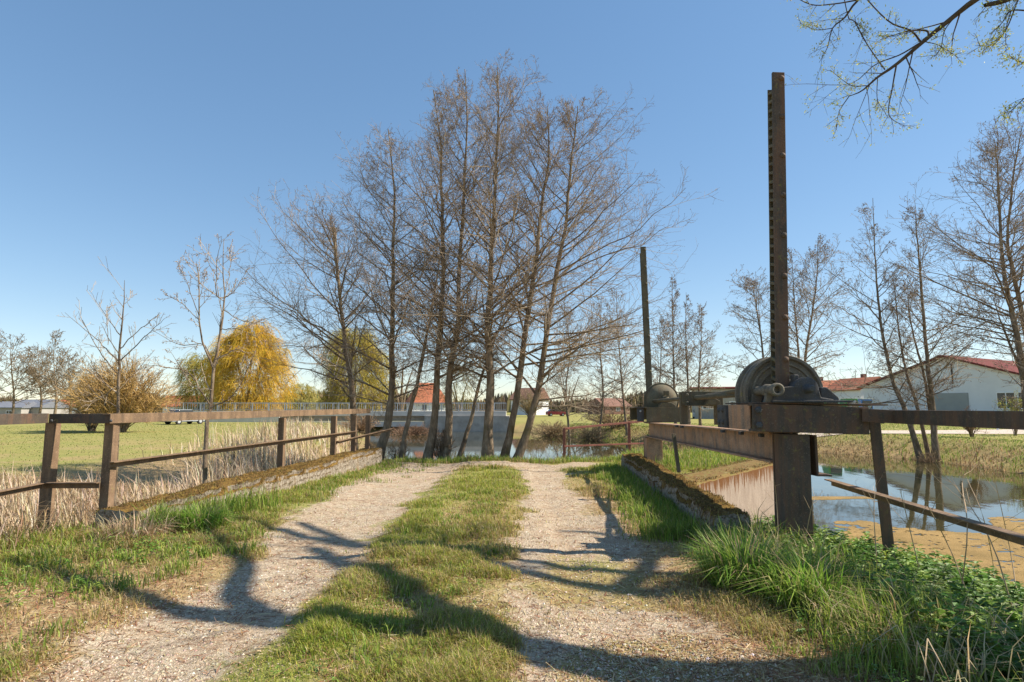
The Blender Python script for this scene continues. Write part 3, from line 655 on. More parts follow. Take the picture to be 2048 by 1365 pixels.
# racks
def rack(pb, ptop, pt2, yb, m1, m2, nriv, w, d):
    a, b = np.array(pb), np.array(ptop); L = np.linalg.norm(b - a); t = (b - a) / L; s = np.array([1, 0, 0])
    r = MB(); r.bar(a, b, w, .028, (0, 1, 0)); part = r.build('rack_bar', m1, root, bevel=.003)
    tt = MB(); off = np.array([0, .014 + d / 2, 0.0]); b2 = b - t * .13
    tt.bar(a + off + s * .018, b2 + off + s * .018, w - .042, d, (0, 1, 0)); tt.bar(a + np.array([.002, .018 + d, 0]), b2 + np.array([.002, .018 + d, 0]), w - .002, .012, (0, 1, 0)); e0 = -w / 2 + .004
    k = .06
    while k < L - .2:
        c = a + t * k + off
        P = np.array([[e0, -d / 2, -.018], [-w / 2 + .045, -d / 2, -.028], [-w / 2 + .045, d / 2, .002], [e0, d / 2, .012], [e0, -d / 2, .012], [-w / 2 + .045, -d / 2, .02], [-w / 2 + .045, d / 2, .05], [e0, d / 2, .042]])
        tt.hexa(P + c); k += .098
    tt.build('tooth_rack', m2, part)
    for i in range(nriv):
        c = a + t * (L - .07 - i * (L - .3) / nriv) + np.array([w * .24, -.014, 0])
        MB().dome(c, (0, -1, 0), .03, .026, 14).build('rivet', m1, part, True)
pt = at(1556, 146, 5.98); pb = at(1565, 830, 5.98)
rack((pb[0], 5.98, 1.18), (pt[0], 5.98, pt[2]), None, 6.0, M['steel'], M['steel_green'], 8, .128, .10)
pt = at(1286, 494, 13.45); pb = at(1301, 800, 13.45)
rack((pb[0], 13.45, 1.15), (pt[0], 13.45, pt[2]), None, 13.4, M['steel_green'], M['steel_green'], 9, .125, .08)

# near gear drum (axis along the beam)
c = np.array([2.80, 6.18, 1.49])
w1 = MB().lathe(c, (0, 1, 0), [(.0, .075), (.13, .075), (.20, .06), (.235, .05), (.245, .025), (.265, .03), (.30, .03), (.31, .012), (.33, .012), (.34, .035), (.365, .035), (.378, -.0), (.405, 0), (.412, .012), (.412, .04), (.385, .05), (.385, .10), (.405, .115), (.405, .15), (.38, .16), (.38, .23), (.412, .24), (.412, .28), (.40, .29), (.2, .29), (0, .29)], 56)
w1 = w1.build('gear_drum', M['iron'], root, True)
hb = MB().lathe(c + (0, .0, 0), (0, 1, 0), [(0, -.02), (.06, -.02), (.07, -.01), (.085, .03), (.10, .076)], 24); hb.build('hub', M['iron'], w1, True)
mod = w1.modifiers.new('Edge', 'EDGE_SPLIT'); mod.split_angle = math.radians(38)
def bearing(x, y0, y1, z, r, zb, m, nose=0):
    b = MB(); ym = (y0 + y1) / 2; sgn = 1
    n = 10; poly = [(x - r * 2.1, zb), (x + r * 2.1, zb), (x + r * 2.1, zb + .03), (x + r * 1.25, zb + .05)] + [(x + r * 1.2 * math.cos(k), z + r * 1.2 * math.sin(k)) for k in np.linspace(0, PI, n)] + [(x - r * 1.25, zb + .05), (x - r * 2.1, zb + .03)]
    b.prism(poly, y0, y1); return b
zp = 1.405
# small tube shaft carried on two legs, left of the rack
MB().cyl((2.52, 6.36, 1.525), (2.505, 5.72, 1.525), .046, .046, 20).build('shaft', M['iron'], root, True)
hs = MB().lathe((2.505, 5.72, 1.525), (0, -1, 0), [(.046, 0), (.062, 0), (.064, .02), (.062, .055), (.036, .056), (.034, .0), (0, -.02)], 20); hs.build('shaft_end', M['iron'], root, True)
MB().lathe((2.51, 5.95, 1.525), (0, -1, 0), [(.046, 0), (.058, .0), (.061, .02), (.058, .09), (.046, .092)], 20).build('collar', M['iron'], root, True)
for yy in (6.20, 5.85):
    lg = MB(); lg.prism([(2.46, 1.50), (2.56, 1.50), (2.57, 1.47), (2.545, zp), (2.445, zp), (2.46, 1.46)], yy - .03, yy + .03); lg.build('shaft_leg', M['iron'], root, bevel=.004)
# cast block between shaft and pinion
cb = MB(); cb.prism([(2.50, zp), (3.10, zp), (3.10, zp + .03), (2.98, zp + .05), (2.96, zp + .13), (2.74, zp + .16), (2.62, zp + .15), (2.53, zp + .08)], 5.80, 5.94); cb.build('bearing_block', M['iron_blue'], root, bevel=.01)
bp = MB(); bp.bbox((2.50, 5.76, zp), (3.25, 6.02, zp + .022)); bp.build('base_plate', M['iron_blue'], root, bevel=.004)
cb2 = MB(); cb2.prism([(3.00, zp), (3.18, zp), (3.17, zp + .05), (3.06, zp + .15), (3.00, zp + .15)], 5.84, 6.14); cb2.build('bracket', M['iron_blue'], root, bevel=.01)
pn = MB().lathe((2.845, 6.15, 1.535), (0, -1, 0), [(0, 0), (.105, 0), (.112, .02), (.112, .30), (.118, .31), (.118, .34), (.10, .352), (.05, .35), (.04, .36), (.036, .44), (.028, .46), (0, .462)], 32)
pn = pn.build('pinion_housing', M['iron_blue'], root, True); mod = pn.modifiers.new('Edge', 'EDGE_SPLIT'); mod.split_angle = math.radians(40)
MB().box((2.79, 5.93, 1.63), (.05, .09, .10)).build('pinion_cap', M['iron_blue'], root, bevel=.01)
# connecting shaft and its mid bracket
MB().cyl((2.72, 6.5, 1.52), (2.98, 13.0, 1.50), .034, .034, 14).build('line_shaft', M['steel_green'], root, True)
mb_ = MB(); mb_.bar((2.66, 9.32, 1.10), (2.66, 9.32, 1.60), .10, .012, (0, 1, 0)); mb_.bar((2.615, 9.37, 1.10), (2.615, 9.37, 1.60), .012, .10, (0, 1, 0)); mb_.build('bracket_post', M['steel_green'], root, bevel=.003)
mb_ = MB(); mb_.bar((2.62, 9.30, 1.505), (3.24, 9.26, 1.50), .014, .21); mb_.bar((2.66, 9.24, 1.393), (3.24, 9.20, 1.388), .13, .014); mb_.build('bracket_plate', M['steel_green'], root, bevel=.003)
for xx in (2.70, 3.16):
    for zz in (1.44, 1.56): MB().lathe((xx, 9.29, zz), (0, -1, 0), [(.022, 0), (.022, .018), (.014, .024), (0, .024)], 6).build('bolt', M['iron'], root)
MB().bbox((3.08, 9.22, 1.10), (3.23, 9.232, 1.385)).build('bracket_post', M['steel_green'], root, bevel=.003)
mb_ = MB(); mb_.prism([(2.93, 1.40), (3.15, 1.40), (3.15, 1.46), (3.08, 1.50), (2.98, 1.50)], 9.12, 9.24); mb_.build('shaft_bearing', M['steel_green'], root, bevel=.006)
MB().cyl((2.99, 9.26, 1.545), (2.60, 6.55, 1.555), .026, .026, 12).build('side_shaft', M['steel_green'], root, True)
MB().bbox((3.22, 9.16, 1.10), (3.235, 9.24, 1.40)).build('red_stay', M['red_steel'], root)
# far platform
fb = MB(); fb.bbox((2.76, 12.40, 1.08), (3.62, 12.42, 1.355)); fb.bbox((2.72, 12.40, 1.357), (3.66, 12.56, 1.375)); fb.bbox((2.72, 12.40, 1.06), (3.66, 12.56, 1.078)); fb.build('cross_beam', M['steel_green'], root, bevel=.004)
fp = MB(); fp.bbox((2.58, 12.46, 1.08), (2.72, 12.48, 1.36)); fp.bbox((2.57, 12.4, 1.362), (2.74, 13.4, 1.378)); fp = fp.build('splice_plate', M['iron_blue'], root, bevel=.003)
MB().dome((2.65, 12.46, 1.29), (0, -1, 0), .022, .018).build('bolt', M['galv'], fp, True)
rb = MB(); rb.bbox((2.6, 13.3, 1.1), (3.6, 13.32, 1.36)); rb.bbox((2.7, 12.57, 1.362), (3.6, 13.3, 1.376)); rb.build('top_plate', M['steel_green'], root)
c = np.array([3.17, 12.62, 1.52])
w2 = MB().lathe(c, (0, 1, 0), [(0, -.05), (.12, -.05), (.20, -.03), (.27, .02), (.31, .09), (.325, .14), (.335, .15), (.365, .15), (.372, .165), (.372, .22), (.36, .23), (.35, .33), (0, .33)], 48).build('gear_drum', M['steel_green'], root, True)
mod = w2.modifiers.new('Edge', 'EDGE_SPLIT'); mod.split_angle = math.radians(40)
MB().cyl((3.19, 12.57, 1.535), (3.19, 12.42, 1.535), .075, .06, 18).build('hub', M['steel_green'], w2, True)
MB().box((3.19, 12.44, 1.66), (.11, .06, .10)).build('bearing_cap', M['steel_green'], root, bevel=.01)
b = MB(); b.prism([(3.02, 1.377), (3.38, 1.377), (3.36, 1.42), (3.28, 1.47), (3.10, 1.47), (3.04, 1.42)], 12.42, 12.56); b.build('bearing_block', M['steel_green'], root, bevel=.008)
# slender brace standing on the mossy wall
br = MB(); br.bar(at(1358, 945, 9.4), at(1347, 868, 9.6), .05, .05, (0, 1, 0)); br.build('brace', M['steel_green'], root, bevel=.004)

# ------------------------------------------------------------------ railings
def angle_post(p, zb, zt, w, root, m, name='post'):
    b = MB(); x, y = p; t = .012
    b.bbox((x - w / 2, y - t / 2, zb), (x + w / 2, y + t / 2, zt)); b.bbox((x + w / 2 - t, y + t / 2, zb), (x + w / 2, y + w, zt))
    return b.build(name, m, root, bevel=.002)
def angle_rail(a, b, h, root, name, m, out=(1, 0, 0), flange=.09):
    a, b = np.array(a, float), np.array(b, float); mb = MB(); mb.bar(a, b, .014, h)
    t = (b - a) / np.linalg.norm(b - a); s = np.cross(t, (0, 0, 1)); s /= np.linalg.norm(s)
    if s @ np.array(out) > 0: s = -s
    mb.bar(a + s * (flange / 2 + .007) + (0, 0, h / 2 - .006), b + s * (flange / 2 + .007) + (0, 0, h / 2 - .006), flange, .012)
    return mb.build(name, m, root, bevel=.002)
lr = thing('steel_railing', (-4.75, 7.1, 0), 'rusty angle iron railing with a jog, above the left mossy wall', 'railing')
def lp(t): return np.array([-4.72 + (t - 7.1) * .152, t])
zr = 1.285
far_end = lp(14.85)
for (px, py) in [tuple(lp(7.1)), (lp(10.88)[0], 10.88), (lp(12.97)[0], 12.97), (lp(14.02)[0], 14.02), tuple(far_end)]:
    angle_post((px, py), -.35 if py < 8 else .1, zr - .105, .105, lr, M['rail'])
angle_post((-5.43, 7.12), -.5, zr - .105, .105, lr, M['rail'])
a = lp(7.05); b = far_end
angle_rail((a[0] + .06, a[1] - .03, zr - .055), (b[0] + .06, b[1], zr - .0), .112, lr, 'top_rail', M['rail'])
angle_rail((-5.40, 7.06, zr - .055), (a[0] + .06, 7.05, zr - .055), .112, lr, 'top_rail', M['steel'], (0, -1, 0))
angle_rail((-5.40, 7.04, zr - .05), (-5.05, 4.4, zr - .05), .112, lr, 'top_rail', M['steel'])
angle_rail((a[0] + .07, a[1], .70), (lp(14.0)[0] + .06, 14.0, .80), .07, lr, 'lower_rail', M['rail'], (-1, 0, 0), .06)
angle_rail((lp(12.97)[0] + .06, 13.03, .62), (far_end[0] + .5, 15.3, .82), .06, lr, 'lower_rail', M['rail'], (-1, 0, 0), .05)
angle_rail((-5.40, 7.05, .47), (a[0] - .02, 7.05, .47), .07, lr, 'lower_rail', M['rail'], (0, 1, 0), .05)
angle_rail((-5.40, 7.03, .47), (-5.05, 4.4, .47), .07, lr, 'lower_rail', M['rail'], (-1, 0, 0), .05)
for p in [(-5.36, 7.045, zr - .08), (a[0] + .075, 7.02, zr - .08)]:
    MB().dome(p, (0, -1, 0), .018, .016).build('bolt', M['iron_blue'], lr)

rr_ = thing('steel_railing', (3.68, 6.2, -.1), 'dark brown railing running towards the viewer above the nettle bank', 'railing')
b = MB(); b.bar((3.70, 6.05, -.5), (3.62, 6.05, 1.24), .105, .014, (0, 1, 0)); b.bar((3.755, 6.1, -.5), (3.675, 6.1, 1.24), .014, .10, (0, 1, 0)); b.build('post', M['steel'], rr_, bevel=.002)
angle_post((3.20, 1.9), -.5, 1.24, .105, rr_, M['steel'])
angle_rail((3.335, 5.76, 1.285), (3.62, 5.73, 1.27), .125, rr_, 'top_rail', M['steel'], (0, -1, 0))
angle_rail((3.62, 5.74, 1.27), (3.18, 1.6, 1.265), .125, rr_, 'top_rail', M['steel'], (-1, 0, 0))
angle_rail((3.50, 6.70, .545), (3.05, 1.8, .50), .07, rr_, 'lower_rail', M['rail'], (1, 0, 0), .07)

tussock(1462, 1040, 'dry straw tuft on the broken near end of the right mossy wall', 260, (.08, .2), .14, [(.5, .4, .2), (.36, .27, .12), (.2, .26, .05)], [3, 2, 2])
tussock(268, 1078, 'straw heap against the near end of the left mossy wall', 520, (.12, .36), .3, [(.58, .46, .3), (.42, .3, .17), (.26, .17, .09)], [3, 3, 1])
mr = thing('steel_railing', (1.45, 16.5, -.2), 'small red railing at the waterside beyond the track', 'railing')
A_, B_ = at(1128, 858, 16.5), at(1258, 845, 17.3); E_ = at(1285, 843, 17.5)
for p in (A_, B_): MB().bar((p[0], p[1], -.6), (p[0], p[1], p[2]), .07, .07, (0, 1, 0)).build('post', M['red_steel'], mr, bevel=.003)
MB().bar(A_, E_, .06, .055).build('top_rail', M['red_steel'], mr, bevel=.003)
MB().bar(at(1128, 893, 16.46), at(1290, 887, 17.46), .04, .045).build('lower_rail', M['red_steel'], mr, bevel=.003)

# ------------------------------------------------------------------ trees
def grow(rng, P, R, n, t0, t1, L, Lv, ang, angv, up, wob, m, rf, rmin, rtip, tpow=1.0, plane=None):
    """children on parents P (N,mp,3), R (N,mp). L: length as share of the parent's length (array fn of t)"""
    N, mp, _ = P.shape
    t = t0 + (t1 - t0) * ((np.arange(n)[None, :] + rng.random((N, n))) / n) ** tpow
    f = t * (mp - 1); i = np.minimum(f.astype(int), mp - 2); u = (f - i)[..., None]; r = np.arange(N)[:, None]
    base = P[r, i] * (1 - u) + P[r, i + 1] * u; T = unit(P[r, i + 1] - P[r, i]); rb = R[r, i] * (1 - u[..., 0]) + R[r, i + 1] * u[..., 0]
    plen = np.linalg.norm(np.diff(P, axis=1), axis=2).sum(1)[:, None]
    rnd = rng.normal(size=(N, n, 3)); 
    if plane is not None: rnd[..., 2] *= plane
    perp = unit(rnd - (rnd * T).sum(-1, keepdims=True) * T)
    a = np.radians((ang(t) if callable(ang) else ang) + angv * rng.normal(size=(N, n)))[..., None]
    D = np.cos(a) * T + np.sin(a) * perp
    LL = (L(t) if callable(L) else L * (1 - .55 * t)) * plen * np.exp(Lv * np.clip(rng.normal(size=(N, n)), -1.6, 1.4))
    s = np.linspace(0, 1, m)[None, None, :, None]
    w = wob * np.cumsum(rng.normal(size=(N, n, m, 3)), axis=2) / math.sqrt(m); w[:, :, 0] = 0
    C = base[:, :, None, :] + LL[..., None, None] * (D[:, :, None, :] * s + np.array([0, 0, 1.0]) * (up(t) if callable(up) else np.full(t.shape, up))[..., None, None] * s ** 2 + w * s)
    r0 = np.maximum(np.minimum(rb * rf, LL * .0085 + rmin), rmin)
    RR = r0[..., None] * (1 - s[..., 0]) + rtip * s[..., 0]
    return C.reshape(-1, m, 3), RR.reshape(-1, m)
def jc(rng, n, c, j=.15): return np.array(c) * (1 + j * rng.normal(size=(n, 1)))
def crown_mesh(rng, levels, sides, cols, extra=None):
    mb = MB()
    for (P, R), k, c in zip(levels, sides, cols):
        V, Q = tubes(P, R, k); mb.add(V, [Q], np.clip(np.repeat(jc(rng, len(P), c), P.shape[1] * k, axis=0), .01, 1))
    if extra: mb.add(*extra)
    return mb
def blobs(P, r, L, rng):                     # small elongated octahedra (catkins, buds)
    n = len(P); d = unit(rng.normal(size=(n, 3)) * .5 + np.array([0, 0, -.6]))
    e = unit(np.cross(d, rng.normal(size=(n, 3)))); g_ = np.cross(d, e); r = r[:, None]; L = L[:, None]
    V = np.stack([P, P + d * L * .5 + e * r, P + d * L * .5 + g_ * r, P + d * L * .5 - e * r, P + d * L * .5 - g_ * r, P + d * L], 1).reshape(-1, 3); b = np.arange(n) * 6
    Ft = np.concatenate([np.stack([b, b + 1 + i, b + 1 + (i + 1) % 4], 1) for i in range(4)] + [np.stack([b + 5, b + 1 + (i + 1) % 4, b + 1 + i], 1) for i in range(4)])
    return V, Ft
BARK, TWIG, CATK = (.42, .34, .24), (.30, .225, .16), (.17, .115, .085)
def alder(pxs, Y, r0, label, seed, n1=46, Lm=.42, start=.13, group=None, dens=1.0, rt=.0025, zb=None, bias=None, name='alder_tree', bark='bark', cols0=(BARK, TWIG), lowL=.7, fork=None, broken=False, catk=1.0, top=8):
    rg = np.random.default_rng(seed)
    pts = [at(x, y, Y + dy) for x, y, dy in [(p if len(p) == 3 else (*p, 0)) for p in pxs]]
    if zb is None: zb = float(height(pts[0][0], pts[0][1])) - .1
    pts[0] = np.array([pts[0][0], pts[0][1], zb]); m = 26
    T = resample(pts, m); T[1:] += .012 * rg.normal(size=(m - 1, 3)) * r0 * 4
    s = np.linspace(0, 1, m); r0 = r0 * .64; R = r0 * (1.0 + .55 * np.exp(-s * 26)) * (1 - .95 * s ** .85) + .005
    if broken: R = np.maximum(R, r0 * .45)
    root = thing(name, pts[0] + np.array([0, 0, .1]), label, 'tree', group)
    tm = MB(); V, Q = tubes(T[None], R[None], 12)
    V = V + (.09 * (fbm(V[:, 2] * 3 + V[:, 0] * 9, V[:, 1] * 9 + V[:, 0] * 5, seed, 3) - .5))[:, None] * np.array([r0 * 3, r0 * 3, 0]); tm.add(V, [Q])
    Hh = np.linalg.norm(np.diff(T, axis=0), axis=1).sum()
    P1, R1 = grow(rg, T[None], R[None], n1, start, .965, lambda t: Lm * ((1 - t) ** .8 + .05) * (lowL + (1 - lowL) * S(t, start, start + .25)), .22, lambda t: 82 - 44 * t ** .8, 10, lambda t: -.02 + .22 * t, .06, 10, .42, .008, rt * 1.4)
    if bias is not None:
        d = P1[:, -1] - P1[:, 0]; k = np.clip(1 + .8 * (d[:, :2] @ np.array(bias)) / (np.linalg.norm(d, axis=1) + 1e-6), 0.35, 1.38); P1 = P1[:, :1] + (P1 - P1[:, :1]) * k[:, None, None]
    big = R1[:, 0] > .008
    V, Q = tubes(P1[big], R1[big], 6); tm.add(V, [Q])
    n2 = max(4, int(12 * dens)); P2, R2 = grow(rg, P1, R1, n2, .18, .97, lambda t: .42 * (1 - .55 * t), .3, 48, 12, .05, .08, 6, .6, .005, rt, plane=.45)
    n3 = max(3, int(6 * dens)); P3, R3 = grow(rg, P2, R2, n3, .2, .98, lambda t: .40 * (1 - .4 * t), .35, 46, 14, .05, .1, 4, .7, .0035, rt)
    P4, R4 = grow(rg, P3, R3, 2, .25, 1.0, lambda t: .5 * (1 - .3 * t), .4, 42, 15, .04, .1, 3, .8, rt, rt * .9)
    levels = [(P1[~big], R1[~big]), (P2, R2), (P3, R3), (P4, R4)] if (~big).any() else [(P2, R2), (P3, R3), (P4, R4)]
    sides = [5, 4, 3, 3][-len(levels):]; cols = [cols0[0], cols0[0], cols0[1], cols0[1]][-len(levels):]
    ends = P4[:, -1]; k = rg.random(len(ends)) < .16 * catk; e = ends[k]
    sc_ = rt / .0035; V, Ft = blobs(e, (.008 + .006 * rg.random(len(e))) * sc_, (.02 + .04 * rg.random(len(e))) * sc_, rg)
    cm = crown_mesh(rg, levels, sides, cols); cm.add(V, [Ft], np.repeat(jc(rg, len(e), CATK, .3), 6, axis=0))
    tm.build('trunk', M[bark], root, True); cm.build('crown', M['twig'], root)
    return root
AG = 'alders on the spit behind the track'
alder([(716, 905), (704, 780), (690, 690), (681, 600), (673, 520), (668, 455)], 18.5, .17, 'leftmost big alder with broken top, behind the end of the left railing', 1, 40, .50, .16, AG, bias=(-.5, 0), lowL=.65, broken=True)
alder([(752, 912), (775, 850), (784, 770), (784, 680), (786, 590), (787, 480), (788, 370), (776, 258)], 17.3, .20, 'alder with a mossy crooked foot at the far end of the left wall', 2, 58, .38, .2, AG, bias=(-.4, .2), lowL=.6)
alder([(800, 921), (816, 840), (836, 760), (852, 680), (866, 605), (880, 520), (893, 430)], 17.2, .115, 'thin alder leaning right, between the crooked one and the stem cluster', 3, 22, .30, .3, AG)
alder([(852, 924), (868, 850), (873, 760), (880, 660), (886, 550), (885, 450), (882, 370), (881, 285), (868, 180)], 17.0, .185, 'straight alder, left stem of the middle cluster', 4, 50, .36, .24, AG, bias=(-.45, 0))
alder([(888, 924), (897, 868), (898, 782), (905, 710), (917, 650), (918, 560), (927, 416), (930, 330), (934, 240), (930, 140)], 17.0, .19, 'alder with kinked stem, right of the straight one in the middle cluster', 5, 54, .37, .22, AG)
alder([(912, 920), (930, 878), (945, 830), (958, 770), (976, 720), (1000, 650), (1030, 560)], 17.2, .12, 'slanting bare stem crossing behind the tallest alder', 6, 18, .30, .4, AG)
alder([(974, 925), (977, 850), (981, 780), (979, 710), (975, 655), (980, 590), (984, 500), (990, 400), (993, 300), (998, 215), (994, 135)], 16.6, .22, 'tallest alder in the middle, forking above head height', 7, 70, .45, .22, AG, lowL=.6)
alder([(1006, 924), (1024, 850), (1041, 740), (1056, 630), (1068, 550), (1077, 470), (1086, 395), (1095, 330), (1098, 275), (1094, 212)], 16.9, .17, 'alder leaning right next to the tallest one', 8, 54, .40, .2, AG, bias=(.1, 0))
alder([(1030, 926), (1052, 870), (1075, 790), (1086, 720), (1098, 640), (1118, 520), (1131, 455), (1138, 374), (1144, 310), (1150, 260), (1156, 212)], 16.8, .18, 'rightmost leaning alder of the big group', 9, 58, .38, .16, AG, bias=(.3, 0), lowL=.65)

RG_ = 'alders on the far bank before the white hall'
alder([(1842, 893), (1812, 825), (1787, 765), (1766, 675), (1755, 588), (1750, 511), (1746, 397)], 31, .22, 'left tall leaning alder before the white hall', 11, 44, .30, .16, RG_, .8, .006, bias=(-.4, 0))
alder([(1858, 893), (1835, 815), (1814, 750), (1800, 680), (1792, 605), (1786, 555)], 31.2, .16, 'shorter thin leaning alder between the two tall ones by the white hall', 12, 26, .26, .16, RG_, .7, .006)
alder([(1868, 895), (1866, 820), (1857, 747), (1849, 661), (1842, 568), (1834, 474), (1829, 412)], 30.8, .24, 'right tall upright alder before the white hall', 13, 44, .28, .16, RG_, .8, .006, bias=(.3, 0))
alder([(1872, 893), (1850, 760), (1829, 680), (1818, 620), (1815, 560)], 31.3, .13, 'slender short alder stem crossing the right upright one before the hall', 14, 22, .26, .16, RG_, .7, .006)
alder([(2075, 905), (2045, 736), (2024, 624), (2008, 549), (1999, 437), (1996, 345), (1990, 300)], 24, .22, 'big alder at the right picture edge', 15, 52, .36, .16, RG_, .9, .005, bias=(-.5, 0))
alder([(2090, 905), (2062, 720), (2030, 560), (2015, 480), (2030, 330), (2045, 250)], 25, .2, 'tallest alder at the right picture edge, half cut off', 16, 48, .34, .16, RG_, .8, .005)
alder([(2055, 908), (2046, 770), (2020, 690), (2000, 640), (1985, 590)], 24.5, .13, 'low leaning alder under the big one at the right picture edge', 17, 26, .4, .16, RG_, .8, .005, bias=(-.5, 0))
BG_ = 'alders along the far pond bank behind the winch'
alder([(1612, 880), (1610, 725), (1625, 624), (1634, 549), (1636, 480)], 43, .2, 'alder right of the tall near rack', 18, 44, .32, .16, BG_, .8, .008)
alder([(1530, 880), (1526, 712), (1511, 605), (1505, 575)], 43, .16, 'short round alder left of the tall near rack', 19, 40, .42, .16, BG_, .8, .008)
alder([(1600, 880), (1597, 713), (1590, 624), (1582, 495)], 44, .18, 'alder directly behind the tall near rack', 20, 40, .30, .16, BG_, .8, .008)
alder([(1352, 885), (1348, 770), (1346, 680), (1344, 548)], 48, .2, 'pointed alder right of the far rack', 21, 44, .26, .16, BG_, .8, .008)
alder([(1380, 885), (1376, 770), (1372, 690), (1372, 585)], 48.5, .18, 'alder in the middle of the row between the two racks', 22, 38, .26, .16, BG_, .7, .008)
alder([(1402, 885), (1398, 770), (1402, 690), (1404, 610)], 49, .18, 'lowest alder of the row between the two racks', 23, 40, .32, .16, BG_, .7, .008)
alder([(1255, 870), (1246, 790), (1238, 690), (1232, 575)], 52, .2, 'alder just left of the far rack', 24, 40, .34, .16, BG_, .7, .009)
alder([(1196, 870), (1206, 790), (1200, 690), (1204, 590)], 53, .2, 'alder behind the rightmost leaning stem', 25, 40, .34, .16, BG_, .7, .009)
alder([(1140, 868), (1132, 780), (1140, 700), (1128, 620)], 55, .18, 'thin far alder behind the small red railing', 26, 34, .34, .16, BG_, .7, .009)
alder([(1310, 880), (1318, 790), (1322, 700), (1318, 640)], 50, .16, 'small alder hidden behind the far rack', 27, 34, .34, .16, BG_, .7, .009)

# stems drawn one by one
def drawn(name, label, cat, Y, stems, seed, twigs, buds, barkm, base_z=None, rt=.003, cols=(BARK, TWIG), bud_col=(.20, .15, .08), dy=.35, parent_root=None):
    rg = np.random.default_rng(seed); tm = MB(); Ps, Rs = [], []
    for pts, r0, r1 in stems:
        off = dy * rg.normal(); n = len(pts)
        W = [at(x, y, Y + off * (i / max(1, n - 1))) for i, (x, y) in enumerate(pts)]
        if base_z is not None and pts is stems[0][0]: W[0][2] = base_z
        P = resample(W, 14); P[1:] += .006 * rg.normal(size=(13, 3)); r0 = r0 * .72; R = np.linspace(r0, r1 * .8, 14); Ps.append(P); Rs.append(R)
        V, Q = tubes(P[None], R[None], 8); tm.add(V, [Q])
    P1, R1 = np.array(Ps), np.array(Rs); b0 = P1[0, 0]
    root = thing(name, b0, label, cat)
    tm.build('trunk', M[barkm], root, True)
    P2, R2 = grow(rg, P1, R1, twigs[0], .25, .97, twigs[1], .35, 40, 12, .08, .07, 6, .6, .0035, rt)
    Lh = np.linalg.norm(P2[:, -1] - P2[:, 0], axis=1); P2 = P2[:, :1] + (P2 - P2[:, :1]) * np.minimum(1, .55 * (.5 + rg.random(len(P2))) / (Lh + 1e-6))[:, None, None]
    P3, R3 = grow(rg, P2, R2, twigs[2], .2, .97, .4, .35, 42, 12, .05, .08, 4, .7, rt, rt * .8)
    cm = crown_mesh(rg, [(P2, R2), (P3, R3)], [4, 3], cols)
    if buds:
        pts = np.concatenate([P2[:, 1:].reshape(-1, 3), P3[:, 1:].reshape(-1, 3), P1[:, 6:].reshape(-1, 3)]); pts = pts[rg.random(len(pts)) < buds[0]]
        pts = pts + .012 * rg.normal(size=pts.shape)
        V, Ft = blobs(pts, buds[1] * (.6 + .8 * rg.random(len(pts))), buds[2] * (.6 + .8 * rg.random(len(pts))), rg)
        cm.add(V, [Ft], np.repeat(jc(rg, len(pts), bud_col, .25), 6, axis=0))
    cm.build('crown', M['twig'], root); return root
drawn('young_tree', 'slim young tree with straight bare upright shoots behind the corner post', 'tree', 10.0, [
    ([(236, 960), (236, 823), (238, 732), (242, 672), (248, 611), (250, 560)], .045, .004), ([(238, 723), (194, 681), (130, 625)], .016, .003),
    ([(236, 748), (212, 720), (179, 669), (156, 623)], .016, .003), ([(242, 672), (218, 642), (179, 580)], .012, .003), ([(239, 699), (279, 660), (321, 626)], .013, .003),
    ([(238, 726), (291, 672), (334, 634)], .014, .003), ([(236, 790), (197, 750), (176, 712)], .012, .003), ([(237, 770), (196, 800), (160, 816)], .012, .003),
    ([(237, 780), (275, 740), (310, 700)], .012, .003), ([(236, 815), (190, 790), (150, 790)], .01, .003), ([(247, 611), (268, 590)], .006, .003), ([(216, 690), (214, 640), (215, 610)], .008, .003)], 5, (7, .3, 3), None, 'bark', -.7, .003)
drawn('budding_fruit_tree', 'young fruit tree with bud clusters along bent branches behind the left railing', 'tree', 10.4, [
    ([(414, 958), (412, 843), (421, 817), (427, 739), (436, 690), (446, 630), (449, 596), (445, 536), (448, 478)], .055, .005),
    ([(427, 739), (403, 678), (398, 611), (397, 551), (393, 524)], .025, .004), ([(449, 596), (433, 590), (434, 536), (444, 472)], .016, .003),
    ([(449, 596), (469, 581), (500, 530)], .014, .003), ([(427, 732), (406, 690), (357, 690), (303, 660)], .016, .003), ([(418, 808), (378, 748), (333, 735), (285, 729)], .02, .003),
    ([(421, 817), (469, 787), (521, 684)], .02, .003), ([(400, 640), (372, 560), (354, 530)], .01, .003), ([(398, 640), (362, 606), (327, 588)], .01, .003),
    ([(447, 620), (480, 640), (520, 650)], .012, .003), ([(440, 660), (480, 660), (540, 690)], .012, .003), ([(430, 720), (480, 700), (500, 745)], .012, .003),
    ([(424, 780), (385, 770), (340, 700)], .012, .003), ([(436, 560), (415, 520), (399, 490)], .009, .003), ([(450, 590), (462, 530), (460, 495)], .008, .003), ([(399, 600), (408, 560), (410, 540)], .008, .003)],
    6, (9, .26, 4), (.42, .0075, .024), 'bark', -.7, .003, bud_col=(.36, .26, .17))

